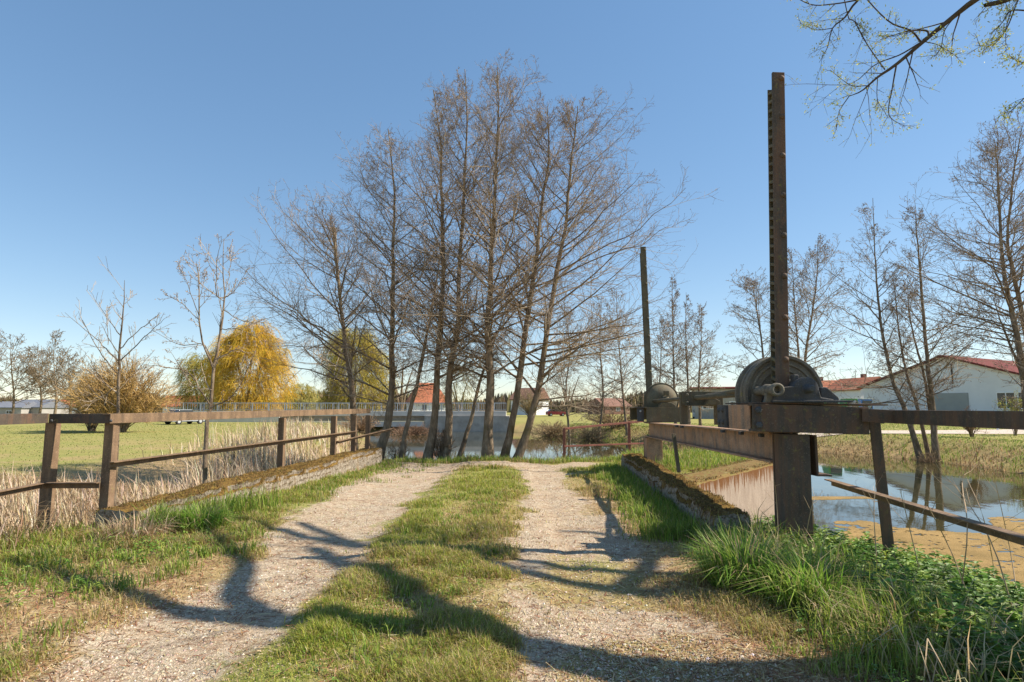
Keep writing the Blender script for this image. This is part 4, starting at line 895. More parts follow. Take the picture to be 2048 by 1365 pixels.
# willow overhead: off-frame trunk on the right, limbs throw the big shadows on the track
rg = np.random.default_rng(77)
wt = thing('willow_tree', (8.6, 2.6, -.3), 'overhanging willow branches with fresh yellow green leaf buds at upper right', 'tree')
limb = MB(); LP, LR = [], []
def put(P, r0, r1, m=16, keep=True):
    P = resample(P, m); R = np.linspace(r0, r1, m); V, Q = tubes(P[None], R[None], 9); limb.add(V, [Q])
    if keep: LP.append(resample(P, 16)); LR.append(np.linspace(r0, r1, 16))
def sh(px, py, t):
    G = gp(px, py, 0.0); p = G + SUN * t
    while True:
        X_, Y_, f_ = proj(p)
        if f_ < .5 or X_ > 2120 or Y_ < -70 or t > 16: break
        t += .4; p = G + SUN * t
    return p
put([(8.6, 2.6, -.5), (8.5, 2.7, 1.5), (8.2, 2.8, 3.2)], .5, .38, 10, False)
fk = np.array([8.2, 2.8, 3.2])
A1 = [fk, sh(2000, 1362, 6), sh(1480, 1352, 6.5), sh(1180, 1322, 7.2), sh(960, 1280, 8.2), sh(850, 1225, 9.5), sh(740, 1150, 11), sh(640, 1088, 12.5)]
put(A1, .27, .07, 22)
put([A1[4], sh(760, 1262, 8.8), sh(540, 1235, 9.6), sh(330, 1205, 10.4), sh(120, 1150, 11), sh(0, 1130, 12)], .17, .05, 18)
put([sh(560, 1238, 9.4), sh(480, 1185, 10), sh(490, 1125, 11), sh(440, 1090, 12), sh(380, 1050, 13)], .11, .05)
put([fk + (0, 0, .2), sh(2150, 1330, 8), sh(1640, 1215, 9.4), sh(1440, 1190, 10), sh(1250, 1172, 11), sh(1030, 1142, 12), sh(890, 1108, 12.5), sh(740, 1085, 13.5), sh(600, 1045, 14)], .15, .06, 20)
put([sh(1250, 1172, 11), sh(1300, 1120, 11.5), sh(1260, 1070, 12), sh(1130, 1055, 13)], .10, .04)
put([sh(740, 1085, 13.5), sh(560, 1060, 14), sh(420, 1030, 15)], .10, .04)
# visible limbs, at about six to seven metres
def vis(pts, Ys, r0, r1, m=16):
    P = [at(x, y, Yk) for (x, y), Yk in zip(pts, np.linspace(Ys[0], Ys[1], len(pts)))]; put(P, r0, r1, m); return P
vis([(2230, -190), (2080, -90), (1951, 0), (1917, 26), (1858, 74), (1793, 129), (1755, 155), (1724, 182), (1698, 193)], (6.0, 7.0), .042, .004, 22)
put([fk, (7.6, 5.0, 5.5), at(2230, -190, 6.0)], .16, .042, 8)
vis([(1858, 74), (1853, 62), (1822, 62), (1790, 70), (1760, 80)], (6.6, 6.7), .014, .003)
vis([(1842, 85), (1800, 110), (1750, 130), (1700, 168), (1612, 168)], (6.6, 7.2), .010, .002)
vis([(1842, 85), (1822, 62), (1780, 45), (1735, 0), (1720, -30)], (6.6, 6.4), .012, .004)
vis([(1793, 129), (1785, 175), (1778, 230), (1811, 254)], (6.8, 6.8), .010, .002)
vis([(1770, 140), (1738, 95), (1715, 55), (1709, 30)], (6.8, 6.7), .008, .002)
vis([(1735, 172), (1700, 170), (1660, 140)], (6.9, 7.0), .006, .002)
vis([(1698, 193), (1678, 225), (1673, 260)], (7, 7), .006, .002)
vis([(1755, 155), (1755, 200), (1772, 228)], (6.9, 6.9), .005, .002)
vis([(1917, 26), (1890, 60), (1882, 95), (1868, 115)], (6.4, 6.5), .007, .002)
vis([(1851, 84), (1880, 92), (1917, 116)], (6.6, 6.6), .006, .002)
vis([(1780, -40), (1717, 0), (1690, 35), (1665, 57), (1655, 95), (1638, 126)], (6.5, 6.9), .016, .002)
vis([(1717, 0), (1670, 8), (1620, 9), (1570, -20)], (6.6, 6.6), .009, .004)
vis([(1685, -20), (1697, 35), (1710, 45), (1738, 95), (1765, 135)], (6.7, 6.7), .006, .003)
vis([(1665, 57), (1632, 60), (1600, 47)], (6.8, 6.9), .005, .002)
vis([(2100, -40), (2013, 0), (1970, 11)], (6.0, 6.0), .04, .02, 8)
vis([(2070, 23), (2022, 22), (2005, 45), (1981, 70)], (6, 6), .009, .002)
vis([(2022, 22), (2012, 60), (2012, 105)], (6, 6), .006, .002)
vis([(2036, 0), (2012, 60), (1985, 90), (1950, 92)], (6, 6.2), .007, .002)
vis([(2100, 150), (2040, 205), (2020, 225)], (5.6, 5.6), .007, .002)
vis([(2090, 110), (2048, 125), (2022, 114)], (5.6, 5.6), .006, .002)
LP_, LR_ = np.array(LP), np.array(LR)
limb.build('trunk', M['bark_dark'], wt, True)
nvis = len(LP_) - 8
P2, R2 = grow(rg, LP_, LR_, 9, .25, .98, lambda t: np.full_like(t, .2), .4, 48, 14, -.08, .07, 6, .5, .003, .0014)
Lh = np.linalg.norm(P2[:, -1] - P2[:, 0], axis=1); P2 = P2[:, :1] + (P2 - P2[:, :1]) * np.minimum(1, .75 / (Lh + 1e-6))[:, None, None]
P3, R3 = grow(rg, P2, R2, 3, .2, .97, .5, .4, 38, 12, .04, .07, 4, .7, .0018, .0014)
cm = crown_mesh(rg, [(P2, R2), (P3, R3)], [4, 3], [(.10, .07, .05), (.14, .10, .05)]); cm.build('crown', M['twig'], wt)
pts = np.concatenate([P2[:, 2:].reshape(-1, 3), P3[:, 1:].reshape(-1, 3)]); pts = pts[rg.random(len(pts)) < .5]; n = len(pts)
pts = np.repeat(pts, 3, axis=0) + .03 * rg.normal(size=(n * 3, 3)); n = len(pts)
D = unit(rg.normal(size=(n, 3)) + np.array([0, 0, .4])); Nn = unit(rg.normal(size=(n, 3))); Nn = unit(Nn - (Nn * D).sum(1, keepdims=True) * D)
L_ = .016 + .026 * rg.random(n); v, f, c_ = leaf_mesh(pts, D, Nn, L_, L_ * .38, np.clip(mixcol(rg, n, [(.44, .46, .10), (.55, .54, .14), (.32, .38, .08)], [2, 2, 1]), .01, 1))
raw('leaves', v, [f], M['leaf'], wt, False, c_)

# golden willows, shrubs, far trees
def weeping(px0, px1, pytop, pybase, Y, label, seed, col, n=2200, droop=.45, name='golden_willow', cat='tree', group='willows and shrubs beyond the meadow', r=.022, shape=1.0, trunk=True):
    rg = np.random.default_rng(seed); c = at((px0 + px1) / 2, pybase, Y); zb = float(height(c[0], c[1])); top = at((px0 + px1) / 2, pytop, Y)[2]; H = top - zb; W = (px1 - px0) / F * Y / 2
    root = thing(name, (c[0], Y, zb), label, cat, group); b = np.array([c[0], Y, zb])
    if trunk:
        tm = MB()
        for k in range(4):
            a = rg.random() * 6.28; e = b + np.array([math.cos(a) * W * .45, math.sin(a) * W * .45, H * (.55 + .3 * rg.random())])
            V, Q = tubes(resample([b + (0, 0, -.2), b + (e - b) * .4 + (0, 0, H * .08), e], 8)[None], np.linspace(.024 * H, .005 * H, 8)[None], 7); tm.add(V, [Q])
        tm.build('trunk', M['bark'], root, True)
    # strand starts through an ellipsoid crown with lobes
    hf = .06 + .94 * rg.random(n) ** .8; az = rg.random(n) * 2 * PI; lob = .3 + 1.25 * fbm(az * 2.6 + 5, hf * 6, seed, 4)
    prof = np.where(hf > .4, np.sqrt(np.clip(1 - ((hf - .4) / .62) ** 2, 0, 1)), .82 + .18 * hf / .4) * lob; rr = prof * np.sqrt(.12 + .88 * rg.random(n))
    d = np.stack([np.cos(az), np.sin(az), 0 * az], 1); P0 = b + np.stack([d[:, 0] * W * rr, d[:, 1] * W * .8 * rr, H * hf * (.72 + .32 * lob)], 1)
    L = (.08 + .17 * rg.random(n)) * H; out = unit(d * np.array([1, 1, .1]) + .3 * rg.normal(size=(n, 3)))
    s = np.linspace(0, 1, 5)[None, :, None]
    P = P0[:, None] + L[:, None, None] * (out[:, None] * (s * .45) + np.array([0, 0, 1.]) * (.35 * s - (.35 + droop) * s ** 2)) + .03 * L[:, None, None] * rg.normal(size=(n, 5, 3)) * s
    zmin = zb + .03 * H * rg.random(n) + .1; P[..., 2] = np.maximum(P[..., 2], zmin[:, None])
    R = np.repeat((r * Y / 80 * np.array([1, .9, .8, .7, .35]))[None], n, 0)
    cm = MB(); V, Q = tubes(P, R, 3); cm.add(V, [Q], np.clip(np.repeat(mixcol(rg, n, [col, tuple(k * .7 for k in col), tuple(min(1, k * 1.3) for k in col)], [2, 1, 1], .12), 15, axis=0), .01, 1))
    P2, R2 = grow(rg, P, R, 3, .1, .9, .6, .3, 38, 12, -.35 * droop, .08, 3, .8, r * Y / 80 * .6, r * Y / 80 * .3)
    V, Q = tubes(P2, R2, 3); cm.add(V, [Q], np.clip(np.repeat(mixcol(rg, len(P2), [col, tuple(k * .75 for k in col), tuple(min(1, k * 1.25) for k in col)], [2, 1, 1], .12), 9, axis=0), .01, 1))
    cm.build('crown', M['straw'], root); return root
GOLD, OLV = (.66, .44, .06), (.48, .39, .08)
weeping(420, 570, 662, 828, 78, 'big golden yellow willow behind the fruit tree', 1, GOLD, 6500)
weeping(352, 450, 716, 826, 84, 'smaller greenish willow left of the big golden one', 2, (.38, .33, .07), 2600)
weeping(640, 775, 672, 826, 88, 'olive yellow willow behind the broken alder', 3, OLV, 4600, .55)
weeping(560, 650, 772, 826, 120, 'low pale yellow bush between the two willows', 4, (.46, .40, .12), 1600, .4)
weeping(752, 850, 690, 830, 92, 'thin reddish brown shrub right of the olive willow', 5, (.26, .17, .10), 700, .1, 'bare_shrub', 'shrub', r=.014)
weeping(875, 960, 730, 832, 105, 'pale olive tree behind the tallest alder', 6, (.30, .25, .09), 1000, .3, 'leafing_tree', 'tree', r=.016)
weeping(1080, 1190, 730, 832, 120, 'far brown thicket behind the rightmost alder', 7, (.24, .17, .10), 800, .1, 'bare_shrub', 'shrub', r=.014)
# upright twiggy shrubs
def shrub(px, py, Y, wpx, hpx, label, seed, col, n1, rt, name='bare_shrub', group='willows and shrubs beyond the meadow', leaf=None, spread=42):
    rg = np.random.default_rng(seed); b = at(px, py, Y); b[2] = float(height(b[0], b[1])); H = hpx / F * Y; W = wpx / F * Y / 2
    root = thing(name, b, label, 'shrub', group)
    a = rg.random(n1) * 2 * PI; rad = np.sqrt(rg.random(n1)); e = np.stack([np.cos(a) * rad * W, np.sin(a) * rad * W * .8, H * (1.02 - .5 * rad ** 2) * (.75 + .3 * rg.random(n1))], 1)
    s = np.linspace(0, 1, 8)[None, :, None]; b0 = b + np.stack([np.cos(a), np.sin(a), -.3 * np.ones(n1)], 1) * (.1 * W * rg.random((n1, 1)))
    P = b0[:, None] + e[:, None] * np.array([1, 1, 0]) * s ** 1.3 + e[:, None] * np.array([0, 0, 1]) * (1.25 * s - .25 * s ** 2) + .03 * H * rg.normal(size=(n1, 8, 3)) * s
    R = np.repeat(np.linspace(rt * 3.2, rt, 8)[None], n1, 0)
    P2, R2 = grow(rg, P, R, 10, .2, .97, .34, .3, 38, 12, .05, .08, 5, .7, rt, rt * .7)
    P3, R3 = grow(rg, P2, R2, 4, .2, .97, .45, .3, 38, 12, .03, .08, 3, .8, rt * .8, rt * .6)
    st = MB(); V, Q = tubes(P, R, 5); st.add(V, [Q]); st.build('stems', M['bark'], root, True)
    crown_mesh(rg, [(P2, R2), (P3, R3)], [3, 3], [col, col]).build('crown', M['twig'], root)
    if leaf:
        pts = np.concatenate([P3[:, 1:].reshape(-1, 3), P2[:, 2:].reshape(-1, 3)]); pts = pts[rg.random(len(pts)) < leaf[0]]; n = len(pts)
        D = unit(rg.normal(size=(n, 3)) + (0, 0, .4)); Nn = unit(np.cross(D, rg.normal(size=(n, 3))))
        v, f, c_ = leaf_mesh(pts, D, Nn, leaf[1] * (.6 + .8 * rg.random(n)), leaf[1] * .5 * (.6 + .8 * rg.random(n)), np.clip(mixcol(rg, n, [leaf[2]], [1]), .01, 1)); raw('leaves', v, [f], M['leaf'], root, False, c_)
    return root
shrub(240, 850, 42, 190, 150, 'broad tan bare shrub in the left meadow behind the slim young tree', 31, (.50, .33, .13), 170, .011)
shrub(185, 846, 44, 110, 125, 'left lobe of tan scrub beside the broad shrub in the meadow', 32, (.48, .31, .125), 90, .011)
shrub(1135, 905, 19.5, 90, 150, 'budding green waterside shrub behind the small red railing', 33, (.17, .12, .07), 16, .004, 'waterside_shrub', 'waterside scrub', (.5, .035, (.30, .36, .09)))
shrub(1080, 900, 21, 60, 150, 'thin budding shrub left of the small red railing', 34, (.17, .12, .07), 9, .004, 'waterside_shrub', 'waterside scrub', (.3, .03, (.30, .36, .09)))
shrub(880, 922, 17.0, 60, 70, 'brushwood of brown shoots at the foot of the middle alder cluster', 35, (.20, .14, .09), 30, .004, 'brushwood', 'waterside scrub')
shrub(800, 918, 17.3, 70, 60, 'brushwood of brown shoots at the foot of the thin leaning alder', 36, (.22, .15, .10), 20, .004, 'brushwood', 'waterside scrub')
shrub(745, 915, 17.4, 50, 60, 'brushwood at the end of the left mossy wall', 37, (.25, .18, .12), 18, .004, 'brushwood', 'waterside scrub')
shrub(1945, 880, 34, 60, 60, 'reddish bare bush on the far bank right of the leaning alders', 38, (.24, .14, .09), 26, .006, 'bare_shrub', 'waterside scrub')
shrub(1855, 900, 30, 60, 36, 'dry scrub around the feet of the leaning alders before the hall', 39, (.30, .21, .12), 26, .006, 'bare_shrub', 'waterside scrub')
shrub(2030, 850, 36, 60, 95, 'yellow green leafing bush at the right picture edge before the hall', 40, (.22, .18, .08), 16, .006, 'leafing_shrub', 'waterside scrub', (.5, .07, (.42, .44, .07)))
shrub(820, 868, 62, 150, 26, 'reddish scrub on the bank below the bridge', 41, (.26, .16, .10), 60, .014, 'bare_shrub', 'waterside scrub')
shrub(960, 800, 85, 60, 40, 'bare bush behind the right end of the bridge', 42, (.26, .19, .11), 30, .014, 'bare_shrub', 'waterside scrub')
shrub(1230, 850, 56, 130, 36, 'tangle of bare scrub on the far bank left of the far winch', 43, (.28, .20, .11), 50, .012, 'bare_shrub', 'waterside scrub')
shrub(1105, 846, 58, 110, 40, 'tan reedy scrub on the far bank right of the bridge abutment', 44, (.36, .26, .14), 60, .012, 'bare_shrub', 'waterside scrub')
shrub(1180, 860, 50, 90, 46, 'tan scrub on the far bank behind the small red railing', 45, (.34, .25, .13), 46, .011, 'bare_shrub', 'waterside scrub')
shrub(1060, 800, 110, 80, 60, 'pale brown bushes before the white house with brown roof', 46, (.30, .23, .13), 50, .016, 'bare_shrub', 'waterside scrub')
shrub(720, 866, 60, 90, 36, 'brown reed scrub under the left half of the bridge', 47, (.34, .23, .14), 50, .013, 'bare_shrub', 'waterside scrub')
# old trees at the left horizon
OG = 'old bare trees at the left edge of the meadow'
for k, (px, top, base, Yk, w, lab) in enumerate([(20, 668, 836, 105, .5, 'old bare poplar at the left picture edge'), (75, 690, 836, 112, .45, 'smaller bare poplar between the two old ones at the left'), (105, 668, 836, 104, .55, 'wide old bare poplar left of the tan shrub'), (-45, 660, 838, 100, .5, 'old bare poplar cut by the left picture edge'), (135, 700, 836, 115, .45, 'old bare poplar half behind the tan scrub')]):
    alder([(px + 4, base), (px + 8, base - 40), (px + 4, (top + base) / 2), (px, top)], Yk, .38, lab, 60 + k, 26, .66, .22, OG, .8, .027, name='old_poplar', catk=0, cols0=((.20, .15, .10), (.24, .18, .11)))

# ------------------------------------------------------------------ dry stalks on the near bank
SG = 'tall dead stalks on the nettle bank'
labs = ['tallest dead stalk by the right picture edge, forked', 'dead stalk crossing the lower rail of the right railing', 'dead stalk leaning left in front of the pond', 'thin dead stalk beside the right railing post', 'dead stalk leaning over the scum', 'bent dead stalk low over the nettles', 'straight dead stalk at the right picture edge', 'pale broken stalk among the nettles', 'dead stalk before the winch column', 'dark twig leaning right of the winch column', 'slender stalk with a curled tip', 'arching straw lying over the tussock']
lines = [[(1995, 1225), (1985, 1120), (1965, 1030), (1935, 960)], [(1950, 1220), (1905, 1110), (1860, 1020), (1848, 1000)], [(2030, 1190), (1985, 1090), (1920, 985), (1880, 945)], [(1752, 1098), (1748, 1030), (1752, 960)], [(1845, 1135), (1815, 1040), (1800, 980)], [(1890, 1320), (1840, 1180), (1770, 1090)], [(2040, 1230), (2020, 1100), (1990, 960)], [(1740, 1230), (1715, 1160), (1685, 1105)], [(1556, 1055), (1553, 1000), (1548, 960)], [(1600, 1060), (1622, 1020), (1632, 990)], [(1915, 1180), (1935, 1060), (1925, 960), (1960, 900)], [(1700, 1300), (1640, 1240), (1560, 1290)]]
for lab, pts in zip(labs, lines):
    Yk = 4.2 + rng.random() * 1.2 if pts[0][0] > 1640 else 5.6
    W = [at(x, y, Yk + .25 * rng.normal() * (i > 0)) for i, (x, y) in enumerate(pts)]; W[0] = np.array([W[0][0], W[0][1], float(height(W[0][0], W[0][1]))])
    P = resample(W, 12); rs = np.linspace(.005, .002, 12); mb = MB(); V, Q = tubes(P[None], rs[None], 5); mb.add(V, [Q], np.tile((.42, .31, .20), (len(V), 1)))
    P2, R2 = grow(rng, P[None], rs[None], 4, .4, .95, .3, .4, 35, 10, .05, .05, 5, .7, .0018, .001); V, Q = tubes(P2, R2, 3); mb.add(V, [Q], np.tile((.40, .30, .19), (len(V), 1)))
    tag(mb.build('dead_stalk', M['twig']), lab, 'stalk', SG)

# ------------------------------------------------------------------ bridge
bd = thing('bridge', (-16, 70, 0), 'low pale concrete bridge with galvanised railing behind the alders', 'bridge')
xa, xb, Yb = at(330, 825, 70)[0], at(1012, 825, 70)[0], 70.0; zd = 1.02
MB().bbox((xa, Yb, zd - .55), (xb, Yb + 5, zd)).build('deck', M['concrete_pale'], bd)
MB().bbox((xa + 8, Yb + .8, zd - 1.15), (xb - 3, Yb + 4.2, zd - .56)).build('girder', M['concrete'], bd)
MB().bbox((xb - 9.4, Yb - .3, -1.9), (xb + .4, Yb + 5, zd - .57)).build('abutment', M['concrete'], bd)
MB().bbox((xa, Yb - .2, -1.6), (at(560, 825, 70)[0], Yb + 5, zd - .56)).build('abutment', M['concrete_pale'], bd)
MB().bbox((at(560, 825, 70)[0] + .1, Yb - .4, -.75), (xb - 9.5, Yb + .4, -.15)).build('ledge', M['concrete_pale'], bd)
rl = MB()
for yy in (Yb + .15, Yb + 4.85):
    rl.bbox((xa, yy - .03, zd + .92), (xb, yy + .03, zd + .99)); rl.bbox((xa, yy - .02, zd + .12), (xb, yy + .02, zd + .16))
    for xx in np.arange(xa, xb, .28): rl.bbox((xx - .012, yy - .012, zd + .16), (xx + .012, yy + .012, zd + .92))
    for xx in np.arange(xa, xb, 2.0): rl.bbox((xx - .04, yy - .04, zd), (xx + .04, yy + .04, zd + .92))
rl.build('railing', M['galv'], bd)

# ------------------------------------------------------------------ buildings
def house(name, label, px, Y, w, d, eave, ridge, rot, wall, roof, wins=(), hip=0, zb=-.4, chim=None, door=None, over=.35, gable_front=False):
    c = at(px, 817, Y); root = thing(name, (c[0], Y, zb), label, 'house' if name != 'hall' else 'hall'); h, r = eave - zb, ridge - zb
    R = Matrix.Rotation(rot, 3, 'Z'); Rn = np.array(R); base = np.array([c[0], Y, zb])
    def T(P): return np.asarray(P, float) @ Rn.T + base
    def mk(nm, mb, m, par=root):
        mb.v = [T(v) for v in mb.v]; return mb.build(nm, m, par)
    wl = MB(); wl.bbox((-w / 2, -d / 2, 0), (w / 2, d / 2, h))
    if not hip:
        if gable_front:
            wl.prism([(-w / 2, h), (w / 2, h), (0, r - .05)], -d / 2, d / 2)
        else:
            V = [(-w / 2, -d / 2, h), (-w / 2, d / 2, h), (-w / 2, 0, r - .05), (w / 2, -d / 2, h), (w / 2, d / 2, h), (w / 2, 0, r - .05)]; wl.add(V, [[[0, 2, 1], [3, 4, 5]], [[0, 3, 5, 2], [1, 2, 5, 4]]])
    wo = mk('wall', wl, wall)
    rf = MB(); th = .22
    if gable_front:
        W2, D2 = w / 2 + over, d / 2 + over; k = (r - h) / (w / 2); ze = h - k * over
        for s in (-1, 1):
            P = [(0, -D2, r), (s * W2, -D2, ze), (s * W2, D2, ze), (0, D2, r)]; P = P + [(x, y, z + th) for x, y, z in P]
            rf.hexa(np.array(P) if s > 0 else np.array([P[i] for i in (3, 2, 1, 0, 7, 6, 5, 4)]))
    else:
        W2, D2 = w / 2 + over, d / 2 + over; k = (r - h) / (d / 2); ze = h - k * over; hx = hip * w / 2
        P = [(-W2, -D2, ze), (W2, -D2, ze), (W2, D2, ze), (-W2, D2, ze), (-W2 + hx, 0, r), (W2 - hx, 0, r)]; Pu = [(x, y, z + th) for x, y, z in P]
        rf.add(P + Pu, [[[6, 7, 11, 10], [8, 9, 10, 11], [0, 1, 7, 6], [1, 2, 8, 7], [2, 3, 9, 8], [3, 0, 6, 9]], [[7, 8, 11], [9, 6, 10]]])
        rf.add(P, [[[1, 0, 4, 5], [3, 2, 5, 4]]])
    ro = mk('roof', rf, roof)
    if chim: cmb = MB(); cmb.bbox((chim - .35, -.3, r - .8), (chim + .35, .4, r + .9)); mk('chimney', cmb, M['tile_brown'], ro)
    for (wx, wz, ww, wh) in wins:
        f = MB(); y = -d / 2; t = .09
        f.bbox((wx - ww / 2 - t, y - .06, wz - wh / 2 - t), (wx + ww / 2 + t, y - .003, wz - wh / 2)); f.bbox((wx - ww / 2 - t, y - .06, wz + wh / 2), (wx + ww / 2 + t, y - .003, wz + wh / 2 + t))
        f.bbox((wx - ww / 2 - t, y - .06, wz - wh / 2), (wx - ww / 2, y - .003, wz + wh / 2)); f.bbox((wx + ww / 2, y - .06, wz - wh / 2), (wx + ww / 2 + t, y - .003, wz + wh / 2)); f.bbox((wx - .04, y - .05, wz - wh / 2), (wx + .04, y - .003, wz + wh / 2))
        fo = mk('window', f, M['white_paint']); p = MB(); p.bbox((wx - ww / 2, y - .02, wz - wh / 2), (wx + ww / 2, y - .004, wz + wh / 2)); mk('pane', p, M['glass'], fo)
    if door:
        wx, ww, wh, m = door; p = MB(); p.bbox((wx - ww / 2, -d / 2 - .05, .02), (wx + ww / 2, -d / 2 - .004, wh))
        for zz in np.arange(.3, wh - .05, .35): p.bbox((wx - ww / 2 + .05, -d / 2 - .07, zz), (wx + ww / 2 - .05, -d / 2 - .051, zz + .28))
        mk('roller_door', p, m)
    return root, mk, wo
house('house', 'small white house with orange hipped tile roof behind the middle alders', 853, 130, 7.4, 7, 2.7, 6.6, .35, M['plaster'], M['tile'], [(-1.2, 1.9, 1.0, 1.3), (1.6, 1.9, 1.0, 1.3)], .55, -.4)
house('house', 'white house with brown roof behind the leaning alders', 1060, 150, 7, 7, 3.6, 6.2, -.5, M['plaster'], M['tile_brown'], [(-2.2, 2.8, 1.1, 1.3), (2.0, 2.8, 1.1, 1.3)], 0, -.4)
house('house', 'white bungalow with bright orange roof left of the golden willow', 368, 150, 7.5, 7, 1.9, 4.3, .25, M['plaster'], M['tile'], [(-1.8, 1.3, 1.6, .9), (1.6, 1.3, 1.6, .9)], 0, -.6)
house('house', 'grey barn with grey roof between the old poplars', 78, 170, 11, 9, 1.6, 3.6, -.2, M['plaster_grey'], M['slate'], [(-2.5, 1.2, 1.2, .8)], 0, -.8)
house('house', 'low house with red roof just left of the tan shrub', 143, 190, 8, 8, 1.8, 3.8, .3, M['plaster'], M['tile'], [(0, 1.3, 1.2, .9)], 0, -.8)
house('house', 'grey flat barn at the left picture edge', 28, 165, 9, 8, 1.5, 3.0, .1, M['plaster_grey'], M['slate'], [(1.5, 1.1, 1.2, .7)], 0, -.8)
house('house', 'distant low brown brick house left of the far winch', 1218, 170, 9, 8, 1.9, 4.0, .5, M['tile_brown'], M['tile_brown'], [(0, 1.5, 1.2, 1)], 0, -.4)
hr, hmk, hw = house('house', 'long farmhouse with orange roof and chimney left of the white hall', 1668, 118, 15, 11, 4.5, 6.6, -.30, M['plaster'], M['tile'], [(-4, 3.2, 1.1, 1.2), (3.5, 3.2, 1.1, 1.2)], 0, -.4, chim=-2)
br_, bmk, bw_ = house('house', 'white gabled house with timber balcony under an orange verge beside the white hall', 1722, 108, 7.5, 9, 4.6, 6.6, .18, M['plaster'], M['tile'], [(-1.6, 4.0, 1.1, 1.3), (1.6, 4.0, 1.1, 1.3)], 0, -.4, chim=1, gable_front=True)
sh_, shm, shw = house('shed', 'long pale striped shed with red roof seen between the two winches', 1452, 96, 10, 9, 4.3, 4.55, -.25, M['plaster_grey'], M['tile_red'], [(-3, 2.2, 1.6, 1.0), (1, 2.2, 1.6, 1.0)], 0, -.4)
rbm = MB()
for xx in np.arange(-4.8, 4.8, .5): rbm.bbox((xx, -4.53, .1), (xx + .16, -4.503, 4.6))
shm('cladding', rbm, M['concrete'])
bb = MB(); bb.bbox((-3.2, -5.5, 3.05), (3.2, -4.505, 3.2)); bb.bbox((-3.2, -5.5, 4.1), (3.2, -5.4, 4.2))
for xx in np.arange(-3.15, 3.2, .3): bb.bbox((xx, -5.48, 3.2), (xx + .14, -5.43, 4.1))
bmk('balcony', bb, M['wood_dark'])
# white hall: gable wall facing the pond
gl, gr_ = at(1735, 817, 76.0), at(2110, 817, 60.0); mid = (gl + gr_) / 2; wv = gr_ - gl; wlen = math.hypot(wv[0], wv[1]); rt_ = math.atan2(wv[1], wv[0])
dep = 26.0; nrm = np.array([-math.sin(rt_), math.cos(rt_)]); cen = mid[:2] + nrm * dep / 2
pxc = CX + F * cen[0] / cen[1] 
hr, hmk, hw = house('hall', 'large white plastered hall with low red gable roof beyond the pond', pxc, cen[1], wlen, dep, 4.0, 7.15, rt_, M['plaster'], M['tile_red'], [(5.6, 2.5, 1.5, 1.6), (7.2, 2.5, 1.0, 1.6)], 0, -.35, door=(.2, 4.0, 3.4, M['shutter']), gable_front=True, over=.5)
pj = MB(); pj.bbox((-.05 + .8, -dep / 2 - .12, 4.4), (.07 + .8, -dep / 2 - .003, 6.6)); hmk('downpipe', pj, M['wood_dark'])

# ------------------------------------------------------------------ vehicles and small things
def car(label, px, Y, m, rot, L=4.1, H=1.45):
    c = at(px, 817, Y); z = float(height(c[0], Y)); root = thing('parked_car', (c[0], Y, z), label, 'car'); Rn = np.array(Matrix.Rotation(rot, 3, 'Z')); base = np.array([c[0], Y, z])
    def mk(nm, mb, mm, par=root, **kw): mb.v = [np.asarray(v) @ Rn.T + base for v in mb.v]; return mb.build(nm, mm, par, **kw)
    b = MB(); b.prism([(-L / 2, .3), (L / 2, .3), (L / 2, .62), (L / 2 - .1, .82), (L * .22, .92), (-L / 2 + .1, .95), (-L / 2, .75)], -.82, .82); mk('body', b, m, bevel=.05)
    b = MB(); b.prism([(L * .24, .93), (L * .06, H), (-L * .30, H), (-L * .44, .94)], -.70, .70); mk('cabin', b, M['glass'], bevel=.05)
    b = MB(); b.prism([(L * .07, H + .003), (L * .05, H + .04), (-L * .28, H + .04), (-L * .31, H + .003)], -.68, .68); mk('roof', b, m)
    for xx in (-L * .31, L * .31):
        for yy in (-.83, .63):
            w = MB(); w.cyl((xx, yy, .31), (xx, yy + .2, .31), .31, .31, 18); wo = mk('wheel', w, M['rubber']); r_ = MB(); r_.cyl((xx, yy - .006 if yy < 0 else yy + .206, .31), (xx, yy + .05, .31) if yy < 0 else (xx, yy + .15, .31), .18, .18, 12); mk('rim', r_, M['galv'], wo)
car('small red car on the far bank behind the leaning alders', 1112, 125, M['car_red'], .2)
car('silver car beyond the reeds below the orange bungalow', 370, 62, M['car_silver'], 1.2)
car('blue grey car seen through the gap of the winch frame', 1396, 95, M['car_silver'], 1.3)
def machine(label, px, Y, m):
    c = at(px, 817, Y); z = float(height(c[0], Y)); root = thing('farm_machine', (c[0], Y, z), label, 'farm machine', 'machinery parked beside the white hall'); b0 = np.array([c[0], Y, z])
    def mk(nm, mb, mm, **kw): mb.v = [np.asarray(v) + b0 for v in mb.v]; return mb.build(nm, mm, root, **kw)
    b = MB(); b.prism([(-1.3, .7), (1.0, .7), (1.1, 1.2), (.2, 1.5), (.1, 2.5), (-1.0, 2.5), (-1.3, 1.3)], -.6, .6); mk('body', b, m, bevel=.06)
    b = MB(); b.bbox((-.95, -.64, 1.55), (.05, .64, 2.35)); mk('cab_glass', b, M['glass'])
    b = MB(); b.bbox((-1.05, -.66, 2.52), (.2, .66, 2.6)); mk('cab_roof', b, M['white_paint'])
    b = MB(); b.bar((.9, 0, 1.0), (2.1, 0, 2.3), .12, .16); mk('boom', b, M['galv'])
    for xx, r in ((-.8, .75), (.8, .5)):
        for yy in (-.9, .62):
            b = MB(); b.cyl((xx, yy, r), (xx, yy + .28, r), r, r, 18); mk('wheel', b, M['rubber'])
machine('green tractor beside the hall, seen right of the near winch', 1668, 57, M['green_paint'])
machine('green loader nearest the hall corner', 1708, 60, M['green_paint'])
machine('blue machine half hidden behind the railing at the hall corner', 1737, 63, M['blue_tarp'])
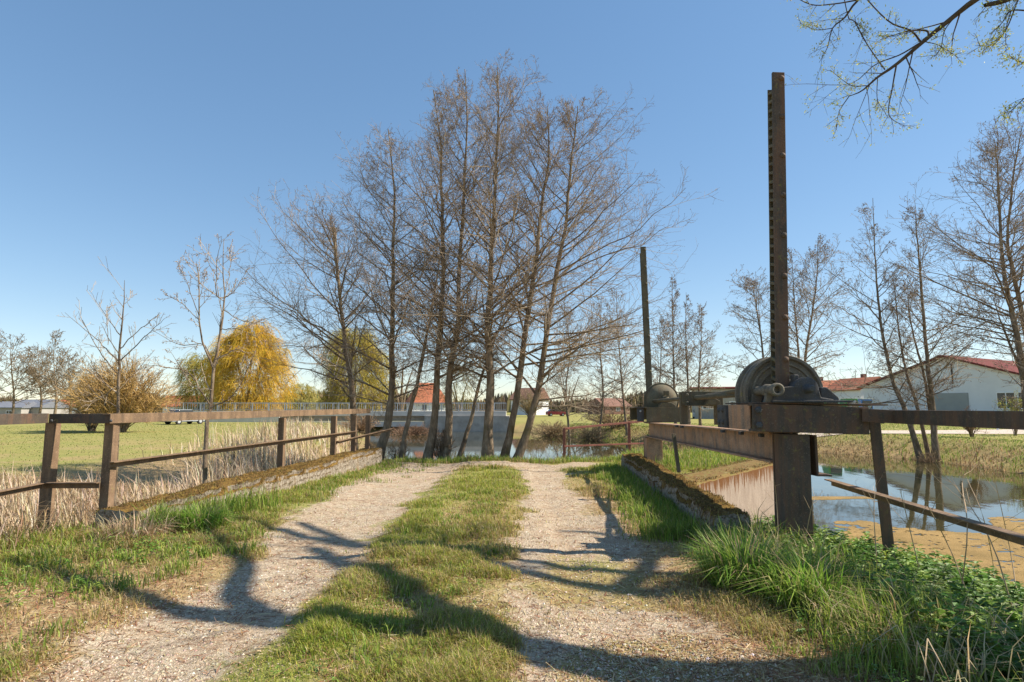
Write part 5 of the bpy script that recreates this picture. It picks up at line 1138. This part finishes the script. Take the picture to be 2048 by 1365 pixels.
wp = at(1997, 873, 44); MB().bar((wp[0], 44, -.5), (wp[0], 44, .35), .12, .12, (0, 1, 0)).build('marker_post', M['white_paint'], None, bevel=.01)
tag(bpy.data.objects['marker_post'], 'white marker post by the path across the pond', 'post')
# pale footpath on the far bank
pts = np.array([(13, 50), (16, 44), (21, 40.5), (28, 40.5), (36, 41.5), (52, 45)], float); C_ = resample(np.c_[pts, np.zeros(len(pts))], 80)[:, :2]; t = unit(np.gradient(C_, axis=0)); nn = np.c_[-t[:, 1], t[:, 0]]
wd_ = np.linspace(.5, 4.2, 80)[:, None]; rows = [C_ + nn * k * wd_ for k in np.linspace(-1, 1, 7)]; V = np.stack(rows, 1); zz = height(V[..., 0], V[..., 1]) + .03; V = np.concatenate([V, zz[..., None]], -1); ii = np.arange(80 * 7).reshape(80, 7)
tag(raw('footpath', V.reshape(-1, 3), [np.stack([ii[:-1, :-1], ii[:-1, 1:], ii[1:, 1:], ii[1:, :-1]], -1).reshape(-1, 4)[:, ::-1]], plain('pale_gravel', (.55, .46, .38), (.47, .39, .31), 2, .95), None, True), kind='structure')

# ------------------------------------------------------------------ far wood and hills
n = 40000; a = rng.uniform(-1.0, 1.0, n); r = 230 + 200 * rng.random(n); x = a * r; y = r.copy()
hgt = (6 + 4 * S(fbm(a * 9 + 3, a * 0 + 1.3, 5, 4), .35, .7)) * (.5 + .5 * rng.random(n))
P = np.stack([x, y, np.full(n, -.6)], 1)
v, f, c_ = blade_mesh(P, hgt, 1.0 + 1.6 * rng.random(n), rng.random(n) * 6.28, .35 * rng.random(n), mixcol(rng, n, [(.20, .145, .09), (.25, .19, .11), (.17, .15, .07), (.13, .14, .07)], [3, 2, 2, 1]))
tag(raw('far_wood', v, f, M['twig'], None, False, np.clip(c_, .01, 1)), 'distant brown leafless wood along the horizon', 'wood', kind='stuff')
hx = np.linspace(-1600, 1600, 160); hz = -2 + 20 * fbm(hx / 420 + 7, hx * 0, 3, 4); rows = [np.c_[hx, np.full(160, 900.), np.full(160, -3.)], np.c_[hx, np.full(160, 1000.), hz], np.c_[hx, np.full(160, 1250.), hz * .6]]
V = np.stack(rows, 0); ii = np.arange(480).reshape(3, 160)
tag(raw('hills', V.reshape(-1, 3), [np.stack([ii[:-1, :-1], ii[:-1, 1:], ii[1:, 1:], ii[1:, :-1]], -1).reshape(-1, 4)], plain('wooded_hill', (.10, .12, .10), (.13, .13, .11), .02, .95), None, True), kind='structure')

# ------------------------------------------------------------------ light, sky, camera
w = bpy.data.worlds.new('World'); sc.world = w; w.use_nodes = True; nt = w.node_tree
sky = nt.nodes.new('ShaderNodeTexSky'); sky.sky_type = 'NISHITA'; sky.sun_disc = False
sky.sun_elevation = EL; sky.sun_rotation = PI / 2 - AZ; sky.air_density = .9; sky.dust_density = .1; sky.ozone_density = 1.2; sky.altitude = 100
bg = nt.nodes['Background']; gm = nt.nodes.new('ShaderNodeGamma'); gm.inputs[1].default_value = .63; hs_ = nt.nodes.new('ShaderNodeHueSaturation'); hs_.inputs['Saturation'].default_value = 1.42
nt.links.new(sky.outputs[0], gm.inputs[0]); nt.links.new(gm.outputs[0], hs_.inputs['Color']); nt.links.new(hs_.outputs[0], bg.inputs[0]); bg.inputs[1].default_value = .15
L = bpy.data.lights.new('sun', 'SUN'); L.energy = 4.2; L.angle = math.radians(.5); L.color = (1, .9, .76)
lo = bpy.data.objects.new('sun', L); COL.objects.link(lo); lo.rotation_euler = Vector((-SUN[0], -SUN[1], -SUN[2])).to_track_quat('-Z', 'Y').to_euler()
cam = bpy.data.cameras.new('camera'); cam.sensor_width = 36; cam.lens = 36 * F / 2048; cam.clip_start = .05; cam.clip_end = 8000
co = bpy.data.objects.new('camera', cam); COL.objects.link(co); co.location = CAM; co.rotation_euler = (PI / 2 + PITCH, 0, 0); sc.camera = co
sc.view_settings.view_transform = 'Standard'; sc.view_settings.look = 'None'; sc.view_settings.gamma = 1; sc.view_settings.use_curve_mapping = False
sc.view_settings.exposure = 1.0
sc.cycles.max_bounces = 6; sc.cycles.diffuse_bounces = 3; sc.cycles.transparent_max_bounces = 4
